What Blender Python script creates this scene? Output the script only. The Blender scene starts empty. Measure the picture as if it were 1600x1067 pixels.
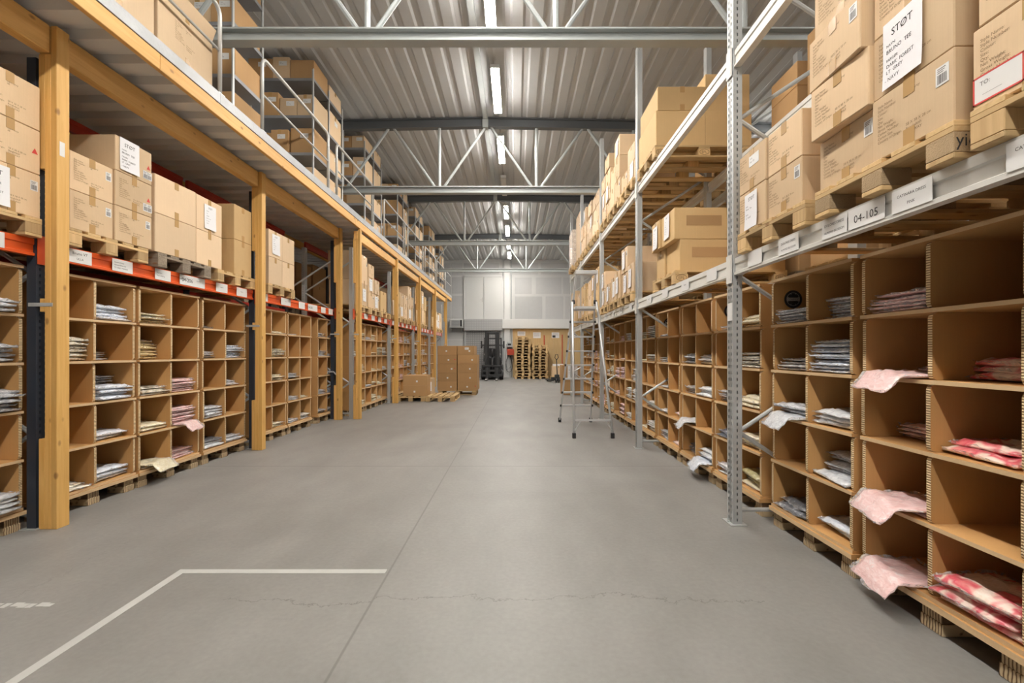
import bpy, math, random
from mathutils import Vector, Matrix, noise

R = random.Random(7)
PI = math.pi
scene = bpy.context.scene
COL = scene.collection

# ------------------------------------------------------------------ camera, world, lamps, exposure
cam_data = bpy.data.cameras.new('camera')
cam_data.sensor_width = 36.0
cam_data.lens = 16.0
cam_data.shift_x = -6 / 1600
cam_data.shift_y = 17 / 1600
cam_data.clip_end = 200
cam = bpy.data.objects.new('camera', cam_data)
cam.location = (0, 0, 1.35)
cam.rotation_euler = (PI / 2, 0, 0)
COL.objects.link(cam)
scene.camera = cam

world = bpy.data.worlds.new('world')
scene.world = world
world.use_nodes = True
world.node_tree.nodes['Background'].inputs[0].default_value = (0.9, 0.95, 1.0, 1)
world.node_tree.nodes['Background'].inputs[1].default_value = 0.3

TUBE_STRENGTH = 75.0
TUBE_COLOUR = (1.0, 0.95, 0.88)
vs = scene.view_settings
vs.view_transform = 'Standard'
vs.look = 'None'
vs.exposure = 1.35
vs.gamma = 1.0
vs.use_curve_mapping = False
scene.cycles.max_bounces = 10
scene.cycles.diffuse_bounces = 4
scene.cycles.glossy_bounces = 3
scene.cycles.transparent_max_bounces = 24
scene.cycles.sample_clamp_indirect = 6.0
scene.cycles.caustics_reflective = False
scene.cycles.caustics_refractive = False

# ------------------------------------------------------------------ materials
MATS = {}

def nm(name):
    m = bpy.data.materials.new(name)
    m.use_nodes = True
    nt = m.node_tree
    b = nt.nodes['Principled BSDF']
    MATS[name] = m
    return m, nt, b

def plain(name, col, rough=0.6, metal=0.0, coat=0.0, spec=0.5, var=0.0, bump=0.0, bscale=60):
    m, nt, b = nm(name)
    b.inputs['Base Color'].default_value = (*col, 1)
    b.inputs['Roughness'].default_value = rough
    b.inputs['Metallic'].default_value = metal
    b.inputs['Coat Weight'].default_value = coat
    b.inputs['Specular IOR Level'].default_value = spec
    N, L = nt.nodes, nt.links
    if var:
        tc = N.new('ShaderNodeTexCoord')
        nz = N.new('ShaderNodeTexNoise'); nz.inputs['Scale'].default_value = 6; nz.inputs['Detail'].default_value = 5
        L.new(tc.outputs['Object'], nz.inputs['Vector'])
        oi = N.new('ShaderNodeObjectInfo')
        ad = N.new('ShaderNodeMath'); ad.operation = 'ADD'
        L.new(nz.outputs['Fac'], ad.inputs[0]); L.new(oi.outputs['Random'], ad.inputs[1])
        mr = N.new('ShaderNodeMapRange'); mr.inputs[1].default_value = 0.3; mr.inputs[2].default_value = 1.7
        mr.inputs[3].default_value = 1 - var; mr.inputs[4].default_value = 1 + var
        L.new(ad.outputs[0], mr.inputs[0])
        mx = N.new('ShaderNodeMix'); mx.data_type = 'RGBA'; mx.blend_type = 'MULTIPLY'; mx.inputs[0].default_value = 1
        mx.inputs[6].default_value = (*col, 1)
        L.new(mr.outputs[0], mx.inputs[7])
        L.new(mx.outputs[2], b.inputs['Base Color'])
    if bump:
        tc = N.new('ShaderNodeTexCoord')
        nz = N.new('ShaderNodeTexNoise'); nz.inputs['Scale'].default_value = bscale; nz.inputs['Detail'].default_value = 4
        L.new(tc.outputs['Object'], nz.inputs['Vector'])
        bp = N.new('ShaderNodeBump'); bp.inputs['Strength'].default_value = bump; bp.inputs['Distance'].default_value = 0.01
        L.new(nz.outputs['Fac'], bp.inputs['Height']); L.new(bp.outputs[0], b.inputs['Normal'])
    return m

def ramp(nt, stops, interp='LINEAR'):
    r = nt.nodes.new('ShaderNodeValToRGB')
    r.color_ramp.interpolation = interp
    e = r.color_ramp.elements
    while len(e) > 1:
        e.remove(e[0])
    e[0].position = stops[0][0]; e[0].color = (*stops[0][1], 1)
    for p, c in stops[1:]:
        k = e.new(p); k.color = (*c, 1)
    return r

def wood(name, c1, c2, axis='Z', dark=(0.25, 0.11, 0.03), var=0.12, knots=True, rough=0.55):
    m, nt, b = nm(name)
    N, L = nt.nodes, nt.links
    b.inputs['Roughness'].default_value = rough
    tc = N.new('ShaderNodeTexCoord')
    oi = N.new('ShaderNodeObjectInfo')
    off = N.new('ShaderNodeVectorMath'); off.operation = 'ADD'
    sc = N.new('ShaderNodeMath'); sc.operation = 'MULTIPLY'; sc.inputs[1].default_value = 40
    L.new(oi.outputs['Random'], sc.inputs[0])
    L.new(tc.outputs['Object'], off.inputs[0]); L.new(sc.outputs[0], off.inputs[1])
    mp = N.new('ShaderNodeMapping')
    mp.inputs['Scale'].default_value = {'X': (1.2, 22, 22), 'Y': (22, 1.2, 22), 'Z': (22, 22, 1.2)}[axis]
    L.new(off.outputs[0], mp.inputs['Vector'])
    nz = N.new('ShaderNodeTexNoise'); nz.inputs['Scale'].default_value = 1.6; nz.inputs['Detail'].default_value = 4; nz.inputs['Distortion'].default_value = 0.6
    L.new(mp.outputs[0], nz.inputs['Vector'])
    r = ramp(nt, [(0.3, c1), (0.7, c2)])
    L.new(nz.outputs['Fac'], r.inputs[0])
    out = r.outputs[0]
    if knots:
        mp2 = N.new('ShaderNodeMapping')
        mp2.inputs['Scale'].default_value = {'X': (0.55, 1, 1), 'Y': (1, 0.55, 1), 'Z': (1, 1, 0.55)}[axis]
        L.new(off.outputs[0], mp2.inputs['Vector'])
        vo = N.new('ShaderNodeTexVoronoi'); vo.inputs['Scale'].default_value = 7
        L.new(mp2.outputs[0], vo.inputs['Vector'])
        kr = ramp(nt, [(0.06, (1, 1, 1)), (0.13, (0, 0, 0))])
        L.new(vo.outputs['Distance'], kr.inputs[0])
        mx = N.new('ShaderNodeMix'); mx.data_type = 'RGBA'
        km = N.new('ShaderNodeMath'); km.operation = 'MULTIPLY'; km.inputs[1].default_value = 0.75
        L.new(kr.outputs[0], km.inputs[0]); L.new(km.outputs[0], mx.inputs[0])
        L.new(out, mx.inputs[6]); mx.inputs[7].default_value = (*dark, 1)
        out = mx.outputs[2]
    if var:
        mr = N.new('ShaderNodeMapRange'); mr.inputs[3].default_value = 1 - var; mr.inputs[4].default_value = 1 + var
        L.new(oi.outputs['Random'], mr.inputs[0])
        mm = N.new('ShaderNodeMix'); mm.data_type = 'RGBA'; mm.blend_type = 'MULTIPLY'; mm.inputs[0].default_value = 1
        L.new(out, mm.inputs[6]); L.new(mr.outputs[0], mm.inputs[7])
        out = mm.outputs[2]
    L.new(out, b.inputs['Base Color'])
    bp = N.new('ShaderNodeBump'); bp.inputs['Strength'].default_value = 0.15; bp.inputs['Distance'].default_value = 0.004
    L.new(nz.outputs['Fac'], bp.inputs['Height']); L.new(bp.outputs[0], b.inputs['Normal'])
    return m

def cells(name, axis, light, dark, freq):
    """cut edge of honeycomb board: cell walls across one axis, irregular spacing"""
    m, nt, b = nm(name)
    N, L = nt.nodes, nt.links
    b.inputs['Roughness'].default_value = 0.85
    tc = N.new('ShaderNodeTexCoord'); sp = N.new('ShaderNodeSeparateXYZ')
    L.new(tc.outputs['Object'], sp.inputs[0])
    nz = N.new('ShaderNodeTexNoise'); nz.inputs['Scale'].default_value = 18; nz.inputs['Detail'].default_value = 2
    L.new(tc.outputs['Object'], nz.inputs['Vector'])
    a = N.new('ShaderNodeMath'); a.operation = 'MULTIPLY'; a.inputs[1].default_value = freq
    L.new(sp.outputs[axis], a.inputs[0])
    ad = N.new('ShaderNodeMath'); ad.operation = 'MULTIPLY_ADD'; ad.inputs[1].default_value = 5.0
    L.new(nz.outputs['Fac'], ad.inputs[0]); L.new(a.outputs[0], ad.inputs[2])
    s = N.new('ShaderNodeMath'); s.operation = 'SINE'
    L.new(ad.outputs[0], s.inputs[0])
    mr = N.new('ShaderNodeMapRange'); mr.inputs[1].default_value = -1; mr.inputs[2].default_value = 1
    L.new(s.outputs[0], mr.inputs[0])
    r = ramp(nt, [(0.12, dark), (0.42, light)])
    L.new(mr.outputs[0], r.inputs[0]); L.new(r.outputs[0], b.inputs['Base Color'])
    bp = N.new('ShaderNodeBump'); bp.inputs['Strength'].default_value = 0.5; bp.inputs['Distance'].default_value = 0.004
    L.new(mr.outputs[0], bp.inputs['Height']); L.new(bp.outputs[0], b.inputs['Normal'])
    return m

def card(name, col, var=0.16, rough=0.75, spec=0.3):
    m, nt, b = nm(name)
    N, L = nt.nodes, nt.links
    b.inputs['Roughness'].default_value = rough
    b.inputs['Specular IOR Level'].default_value = spec
    tc = N.new('ShaderNodeTexCoord'); oi = N.new('ShaderNodeObjectInfo')
    nz = N.new('ShaderNodeTexNoise'); nz.inputs['Scale'].default_value = 5; nz.inputs['Detail'].default_value = 6; nz.inputs['Roughness'].default_value = 0.65
    L.new(tc.outputs['Object'], nz.inputs['Vector'])
    mp = N.new('ShaderNodeMapping'); mp.inputs['Scale'].default_value = (160, 160, 3)
    L.new(tc.outputs['Object'], mp.inputs['Vector'])
    fl = N.new('ShaderNodeTexNoise'); fl.inputs['Scale'].default_value = 1.0; fl.inputs['Detail'].default_value = 1
    L.new(mp.outputs[0], fl.inputs['Vector'])
    a = N.new('ShaderNodeMath'); a.operation = 'MULTIPLY_ADD'; a.inputs[1].default_value = 0.55
    L.new(nz.outputs['Fac'], a.inputs[0]); L.new(oi.outputs['Random'], a.inputs[2])
    mr = N.new('ShaderNodeMapRange'); mr.inputs[1].default_value = 0.1; mr.inputs[2].default_value = 1.45
    mr.inputs[3].default_value = 1 - var; mr.inputs[4].default_value = 1 + var
    L.new(a.outputs[0], mr.inputs[0])
    f2 = N.new('ShaderNodeMapRange'); f2.inputs[3].default_value = 0.96; f2.inputs[4].default_value = 1.04
    L.new(fl.outputs['Fac'], f2.inputs[0])
    ml = N.new('ShaderNodeMath'); ml.operation = 'MULTIPLY'
    L.new(mr.outputs[0], ml.inputs[0]); L.new(f2.outputs[0], ml.inputs[1])
    mx = N.new('ShaderNodeMix'); mx.data_type = 'RGBA'; mx.blend_type = 'MULTIPLY'; mx.inputs[0].default_value = 1
    mx.inputs[6].default_value = (*col, 1)
    L.new(ml.outputs[0], mx.inputs[7]); L.new(mx.outputs[2], b.inputs['Base Color'])
    bp = N.new('ShaderNodeBump'); bp.inputs['Strength'].default_value = 0.12; bp.inputs['Distance'].default_value = 0.02
    L.new(nz.outputs['Fac'], bp.inputs['Height']); L.new(bp.outputs[0], b.inputs['Normal'])
    return m

def bag(name, c1, c2=None, pattern=None):
    """cloth in a clear sleeve: cloth colour, white streaks painted in as film sheen, glossy coat, creases"""
    c2 = c2 or tuple(min(1, x * 1.25 + 0.05) for x in c1)
    m, nt, b = nm(name)
    N, L = nt.nodes, nt.links
    tc = N.new('ShaderNodeTexCoord'); oi = N.new('ShaderNodeObjectInfo')
    sc = N.new('ShaderNodeMath'); sc.operation = 'MULTIPLY'; sc.inputs[1].default_value = 30
    L.new(oi.outputs['Random'], sc.inputs[0])
    off = N.new('ShaderNodeVectorMath'); off.operation = 'ADD'
    L.new(tc.outputs['Object'], off.inputs[0]); L.new(sc.outputs[0], off.inputs[1])
    mp = N.new('ShaderNodeMapping'); mp.inputs['Scale'].default_value = (9, 16, 40); mp.inputs['Rotation'].default_value = (0, 0, 0.5)
    L.new(off.outputs[0], mp.inputs['Vector'])
    nz = N.new('ShaderNodeTexNoise'); nz.inputs['Scale'].default_value = 1.3; nz.inputs['Detail'].default_value = 5; nz.inputs['Distortion'].default_value = 1.2
    L.new(mp.outputs[0], nz.inputs['Vector'])
    r = ramp(nt, [(0.36, c1), (0.62, c2), (0.7, tuple(0.5 * x + 0.42 for x in c2))])  # palest stop paints the sleeve's glints into the cloth colour
    L.new(nz.outputs['Fac'], r.inputs[0])
    out = r.outputs[0]
    if pattern:
        pz = N.new('ShaderNodeTexNoise'); pz.inputs['Scale'].default_value = pattern[0]; pz.inputs['Detail'].default_value = 2; pz.inputs['Distortion'].default_value = 0.8
        L.new(off.outputs[0], pz.inputs['Vector'])
        pr = ramp(nt, pattern[1])
        L.new(pz.outputs['Fac'], pr.inputs[0])
        mx = N.new('ShaderNodeMix'); mx.data_type = 'RGBA'; mx.blend_type = 'MULTIPLY'; mx.inputs[0].default_value = 1
        L.new(out, mx.inputs[6]); L.new(pr.outputs[0], mx.inputs[7])
        out = mx.outputs[2]
    L.new(out, b.inputs['Base Color'])
    b.inputs['Roughness'].default_value = 0.45
    b.inputs['Coat Weight'].default_value = 0.9
    b.inputs['Coat Roughness'].default_value = 0.12
    bp = N.new('ShaderNodeBump'); bp.inputs['Strength'].default_value = 0.55; bp.inputs['Distance'].default_value = 0.012
    L.new(nz.outputs['Fac'], bp.inputs['Height'])
    L.new(bp.outputs[0], b.inputs['Coat Normal']); L.new(bp.outputs[0], b.inputs['Normal'])
    return m

def film(name, clear=0.8):
    m, nt, b = nm(name)
    N, L = nt.nodes, nt.links
    b.inputs['Base Color'].default_value = (0.93, 0.94, 0.96, 1)
    b.inputs['Roughness'].default_value = 0.2
    tc = N.new('ShaderNodeTexCoord')
    nz = N.new('ShaderNodeTexNoise'); nz.inputs['Scale'].default_value = 22; nz.inputs['Detail'].default_value = 4; nz.inputs['Distortion'].default_value = 1.5
    L.new(tc.outputs['Object'], nz.inputs['Vector'])
    bp = N.new('ShaderNodeBump'); bp.inputs['Strength'].default_value = 0.8; bp.inputs['Distance'].default_value = 0.01
    L.new(nz.outputs['Fac'], bp.inputs['Height']); L.new(bp.outputs[0], b.inputs['Normal'])
    tr = N.new('ShaderNodeBsdfTransparent')
    mr = N.new('ShaderNodeMapRange'); mr.inputs[1].default_value = 0.35; mr.inputs[2].default_value = 0.7
    mr.inputs[3].default_value = 1 - clear - 0.12; mr.inputs[4].default_value = 1 - clear + 0.25
    L.new(nz.outputs['Fac'], mr.inputs[0])
    mx = N.new('ShaderNodeMixShader')
    L.new(mr.outputs[0], mx.inputs[0]); L.new(tr.outputs[0], mx.inputs[1]); L.new(b.outputs[0], mx.inputs[2])
    L.new(mx.outputs[0], N['Material Output'].inputs['Surface'])
    return m

def concrete(name):
    m, nt, b = nm(name)
    N, L = nt.nodes, nt.links
    tc = N.new('ShaderNodeTexCoord')
    n1 = N.new('ShaderNodeTexNoise'); n1.inputs['Scale'].default_value = 0.55; n1.inputs['Detail'].default_value = 8; n1.inputs['Roughness'].default_value = 0.62; n1.inputs['Distortion'].default_value = 0.6
    L.new(tc.outputs['Object'], n1.inputs['Vector'])
    r1 = ramp(nt, [(0.3, (0.205, 0.199, 0.189)), (0.5, (0.25, 0.243, 0.231)), (0.72, (0.29, 0.283, 0.27))])
    L.new(n1.outputs['Fac'], r1.inputs[0])
    mp = N.new('ShaderNodeMapping'); mp.inputs['Scale'].default_value = (2.2, 0.8, 1); mp.inputs['Rotation'].default_value = (0, 0, 0.5)
    L.new(tc.outputs['Object'], mp.inputs['Vector'])
    n2 = N.new('ShaderNodeTexNoise'); n2.inputs['Scale'].default_value = 1.4; n2.inputs['Detail'].default_value = 6
    L.new(mp.outputs[0], n2.inputs['Vector'])
    r2 = ramp(nt, [(0.35, (0.93, 0.93, 0.93)), (0.6, (1.03, 1.03, 1.03)), (0.8, (1.09, 1.09, 1.08))])
    L.new(n2.outputs['Fac'], r2.inputs[0])
    n3 = N.new('ShaderNodeTexNoise'); n3.inputs['Scale'].default_value = 35; n3.inputs['Detail'].default_value = 5
    L.new(tc.outputs['Object'], n3.inputs['Vector'])
    r3 = ramp(nt, [(0.3, (0.94, 0.94, 0.94)), (0.7, (1.05, 1.05, 1.05))])
    L.new(n3.outputs['Fac'], r3.inputs[0])
    m1 = N.new('ShaderNodeMix'); m1.data_type = 'RGBA'; m1.blend_type = 'MULTIPLY'; m1.inputs[0].default_value = 1
    L.new(r1.outputs[0], m1.inputs[6]); L.new(r2.outputs[0], m1.inputs[7])
    m2 = N.new('ShaderNodeMix'); m2.data_type = 'RGBA'; m2.blend_type = 'MULTIPLY'; m2.inputs[0].default_value = 1
    L.new(m1.outputs[2], m2.inputs[6]); L.new(r3.outputs[0], m2.inputs[7])
    out = m2.outputs[2]
    sp = N.new('ShaderNodeSeparateXYZ'); L.new(tc.outputs['Object'], sp.inputs[0])
    wob = N.new('ShaderNodeTexNoise'); wob.inputs['Scale'].default_value = 3.0; wob.inputs['Detail'].default_value = 8; wob.inputs['Roughness'].default_value = 0.7
    L.new(tc.outputs['Object'], wob.inputs['Vector'])

    def line(axis, at, half, amp, strength, col, lo=None, hi=None):
        nonlocal out
        w = N.new('ShaderNodeMath'); w.operation = 'MULTIPLY_ADD'; w.inputs[1].default_value = amp; w.inputs[2].default_value = -at - amp * 0.5
        L.new(wob.outputs['Fac'], w.inputs[0])
        a = N.new('ShaderNodeMath'); a.operation = 'ADD'
        L.new(sp.outputs[axis], a.inputs[0]); L.new(w.outputs[0], a.inputs[1])
        ab = N.new('ShaderNodeMath'); ab.operation = 'ABSOLUTE'; L.new(a.outputs[0], ab.inputs[0])
        mr = N.new('ShaderNodeMapRange'); mr.inputs[1].default_value = half * 0.4; mr.inputs[2].default_value = half
        mr.inputs[3].default_value = strength; mr.inputs[4].default_value = 0
        L.new(ab.outputs[0], mr.inputs[0])
        f = mr.outputs[0]
        if lo is not None:
            o = 0 if axis == 1 else 1
            for v, op in ((lo, 'GREATER_THAN'), (hi, 'LESS_THAN')):
                g = N.new('ShaderNodeMath'); g.operation = op; g.inputs[1].default_value = v
                L.new(sp.outputs[o], g.inputs[0])
                mu = N.new('ShaderNodeMath'); mu.operation = 'MULTIPLY'
                L.new(f, mu.inputs[0]); L.new(g.outputs[0], mu.inputs[1]); f = mu.outputs[0]
        mx = N.new('ShaderNodeMix'); mx.data_type = 'RGBA'
        L.new(f, mx.inputs[0]); L.new(out, mx.inputs[6]); mx.inputs[7].default_value = (*col, 1)
        out = mx.outputs[2]
    dk = (0.13, 0.125, 0.118)
    line(0, -0.78, 0.009, 0.0, 0.6, dk)
    line(1, 5.40, 0.012, 0.0, 0.55, dk)
    line(1, 11.2, 0.02, 0.0, 0.5, dk)
    line(1, 2.46, 0.005, 0.34, 0.8, dk, -1.6, -0.78)
    line(1, 2.50, 0.005, 0.42, 0.8, dk, -0.78, 1.35)
    line(0, -2.75, 0.004, 0.5, 0.45, dk, 1.2, 3.3)
    L.new(out, b.inputs['Base Color'])
    rr = N.new('ShaderNodeMapRange'); rr.inputs[3].default_value = 0.38; rr.inputs[4].default_value = 0.58
    L.new(n1.outputs['Fac'], rr.inputs[0]); L.new(rr.outputs[0], b.inputs['Roughness'])
    bp = N.new('ShaderNodeBump'); bp.inputs['Strength'].default_value = 0.05; bp.inputs['Distance'].default_value = 0.01
    L.new(n3.outputs['Fac'], bp.inputs['Height']); L.new(bp.outputs[0], b.inputs['Normal'])
    return m

def grid_steel(name, col, line_col, pitch):
    m, nt, b = nm(name)
    N, L = nt.nodes, nt.links
    tc = N.new('ShaderNodeTexCoord'); sp = N.new('ShaderNodeSeparateXYZ'); L.new(tc.outputs['Object'], sp.inputs[0])
    fs = []
    for ax in (0, 2):
        d = N.new('ShaderNodeMath'); d.operation = 'DIVIDE'; d.inputs[1].default_value = pitch; L.new(sp.outputs[ax], d.inputs[0])
        fr = N.new('ShaderNodeMath'); fr.operation = 'FRACT'; L.new(d.outputs[0], fr.inputs[0])
        g = N.new('ShaderNodeMath'); g.operation = 'LESS_THAN'; g.inputs[1].default_value = 0.3; L.new(fr.outputs[0], g.inputs[0])
        fs.append(g)
    mx = N.new('ShaderNodeMath'); mx.operation = 'MAXIMUM'; L.new(fs[0].outputs[0], mx.inputs[0]); L.new(fs[1].outputs[0], mx.inputs[1])
    c = N.new('ShaderNodeMix'); c.data_type = 'RGBA'; L.new(mx.outputs[0], c.inputs[0])
    c.inputs[6].default_value = (*col, 1); c.inputs[7].default_value = (*line_col, 1)
    L.new(c.outputs[2], b.inputs['Base Color']); b.inputs['Roughness'].default_value = 0.5
    return m

CARD = card('cardboard_tan', (0.66, 0.485, 0.305))
CARD_PALE = card('cardboard_pale', (0.70, 0.525, 0.345))
CARD_BROWN = card('cardboard_brown', (0.46, 0.28, 0.13))
CARD_GOLD = card('cardboard_gold', (0.60, 0.41, 0.20))
KRAFT = card('kraft_board', (0.56, 0.315, 0.12), var=0.09)
KRAFT_EDGE = card('kraft_board_edge', (0.66, 0.47, 0.27), var=0.06)
CELL_Z = cells('honeycomb_cells_upright', 2, (0.80, 0.62, 0.37), (0.20, 0.10, 0.04), 520)
CELL_Y = cells('honeycomb_cells_foot', 1, (0.56, 0.43, 0.26), (0.14, 0.08, 0.04), 400)
PINE_Z = wood('pine_upright', (0.78, 0.47, 0.15), (0.68, 0.38, 0.10), 'Z')
PINE_Y = wood('pine_beam', (0.76, 0.45, 0.15), (0.66, 0.36, 0.10), 'Y')
PALLET_X = wood('pallet_board_long', (0.62, 0.44, 0.22), (0.50, 0.33, 0.15), 'X', var=0.25, rough=0.75)
PALLET_Y = wood('pallet_board_cross', (0.62, 0.44, 0.22), (0.50, 0.33, 0.15), 'Y', var=0.25, rough=0.75)
PALLET_B = wood('pallet_block_wood', (0.60, 0.42, 0.21), (0.46, 0.30, 0.14), 'Z', var=0.3, rough=0.8, knots=False)
PALLET_OLD = wood('pallet_weathered', (0.34, 0.28, 0.21), (0.22, 0.17, 0.12), 'X', var=0.25, rough=0.85)
CHIP = plain('chipboard_block', (0.46, 0.33, 0.19), 0.9, var=0.25, bump=0.6, bscale=150)
GALV = plain('galvanised_steel', (0.50, 0.52, 0.52), 0.42, 0.35, var=0.1)
SHELF_GREY = plain('grey_shelving_steel', (0.27, 0.28, 0.30), 0.45, 0.4, var=0.08)
GREY_BEAM = plain('pale_grey_beam_paint', (0.68, 0.67, 0.63), 0.45, 0.0, var=0.12)
ORANGE = plain('orange_beam_paint', (0.72, 0.10, 0.015), 0.42, var=0.08)
RED = plain('red_beam_paint', (0.42, 0.035, 0.02), 0.45, var=0.1)
NAVY = plain('navy_upright_paint', (0.028, 0.036, 0.052), 0.42, var=0.1)
TRUSS = plain('grey_truss_paint', (0.40, 0.43, 0.43), 0.45, 0.1, var=0.06)
TRUSS_DARK = plain('dark_grey_chord_paint', (0.12, 0.13, 0.14), 0.5, var=0.06)
ROOF = plain('light_grey_roof_sheet', (0.49, 0.50, 0.505), 0.7, 0.0, var=0.05, spec=0.25)
DECK = plain('galvanised_deck_sheet', (0.60, 0.59, 0.57), 0.5, 0.0, var=0.06)
ALU = plain('brushed_aluminium', (0.36, 0.37, 0.38), 0.45, 0.35, var=0.25, bump=0.3, bscale=30)
LADDER = plain('ladder_aluminium', (0.66, 0.67, 0.68), 0.35, 0.5)
RAIL = plain('pale_rail_steel', (0.58, 0.58, 0.56), 0.4, 0.3, var=0.08)
BLACK = plain('black_plastic', (0.02, 0.02, 0.022), 0.5)
DARK = plain('dark_machine_paint', (0.035, 0.037, 0.04), 0.4, 0.1, var=0.2)
STEEL = plain('worn_steel', (0.48, 0.47, 0.46), 0.35, 0.8)
PAPER = plain('white_paper', (0.80, 0.80, 0.82), 0.7)
LABEL = plain('white_label', (0.74, 0.74, 0.73), 0.5)
INK = plain('black_ink', (0.03, 0.03, 0.032), 0.7)
INK_SOFT = plain('grey_ink', (0.16, 0.15, 0.15), 0.8)
PRINT = plain('brown_print', (0.20, 0.12, 0.055), 0.8)
TAPE = plain('brown_tape', (0.50, 0.31, 0.13), 0.25, coat=0.3)
RED_INK = plain('red_print', (0.62, 0.06, 0.05), 0.6)
BLUE_INK = plain('blue_print', (0.06, 0.08, 0.22), 0.6)
WHITE_WALL = plain('white_wall_paint', (0.66, 0.66, 0.65), 0.7, var=0.03)
GYPSUM = plain('grey_plasterboard', (0.47, 0.47, 0.47), 0.8, var=0.06)
FILLER = plain('white_joint_filler', (0.57, 0.57, 0.56), 0.8, var=0.05)
DOOR_WHITE = plain('white_door_paint', (0.58, 0.58, 0.565), 0.45)
PLY = wood('plywood_sheet', (0.62, 0.44, 0.22), (0.54, 0.37, 0.17), 'Z', knots=False, var=0.04)
FLOOR_PAINT = plain('worn_white_floor_paint', (0.50, 0.50, 0.48), 0.6, var=0.2)
RED_STEEL = plain('red_painted_steel', (0.55, 0.07, 0.03), 0.45)
FILM = film('clear_film', 0.72)
WRAP = film('stretch_wrap_film', 0.6)
CONC = concrete('sealed_concrete')
SHUTTER = grid_steel('gridded_shutter', (0.36, 0.36, 0.36), (0.26, 0.26, 0.26), 0.12)
SHUTTER2 = grid_steel('gridded_hood', (0.42, 0.42, 0.42), (0.34, 0.34, 0.34), 0.09)

TUBE, _nt, _b = nm('lit_tube_diffuser')
_b.inputs['Base Color'].default_value = (0.9, 0.9, 0.9, 1)
_b.inputs['Emission Color'].default_value = (*TUBE_COLOUR, 1)
_b.inputs['Emission Strength'].default_value = TUBE_STRENGTH
TUBE_OFF = plain('unlit_tube_diffuser', (0.6, 0.6, 0.58), 0.4)

FLOR = (7, [(0.36, (1, 0.9, 0.82)), (0.46, (1.0, 0.80, 0.74)), (0.53, (0.9, 0.28, 0.30)), (0.60, (0.82, 0.10, 0.16)), (0.68, (1, 0.85, 0.78))])
SPOT = (14, [(0.45, (1, 1, 1)), (0.56, (0.75, 0.68, 0.55)), (0.62, (0.12, 0.11, 0.10)), (0.68, (1, 1, 1))])
STRP = (18, [(0.42, (1, 1, 1)), (0.52, (0.5, 0.5, 0.52)), (0.6, (0.9, 0.9, 0.9))])
BAGS = {
    'pale blue': bag('bagged_pale_blue', (0.58, 0.64, 0.74), (0.76, 0.80, 0.87)),
    'light grey': bag('bagged_light_grey', (0.54, 0.57, 0.62), (0.74, 0.77, 0.80)),
    'grey': bag('bagged_grey', (0.34, 0.35, 0.38), (0.58, 0.60, 0.63)),
    'grey printed': bag('bagged_grey_printed', (0.40, 0.39, 0.38), (0.58, 0.57, 0.56), STRP),
    'charcoal': bag('bagged_charcoal', (0.05, 0.055, 0.065), (0.13, 0.14, 0.16)),
    'navy': bag('bagged_navy', (0.03, 0.04, 0.07), (0.10, 0.12, 0.17)),
    'pink': bag('bagged_pink', (0.78, 0.50, 0.49), (0.86, 0.64, 0.63)),
    'floral red': bag('bagged_floral', (0.86, 0.80, 0.74), (0.92, 0.88, 0.84), FLOR),
    'cream': bag('bagged_cream', (0.70, 0.62, 0.40), (0.82, 0.77, 0.60)),
    'yellow': bag('bagged_yellow', (0.58, 0.45, 0.20), (0.74, 0.62, 0.36)),
    'cream patterned': bag('bagged_cream_patterned', (0.78, 0.74, 0.62), (0.86, 0.84, 0.76), SPOT),
    'white': bag('bagged_white', (0.70, 0.69, 0.66), (0.82, 0.81, 0.79)),
    'olive': bag('bagged_olive', (0.42, 0.38, 0.16), (0.60, 0.55, 0.32)),
}

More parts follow.
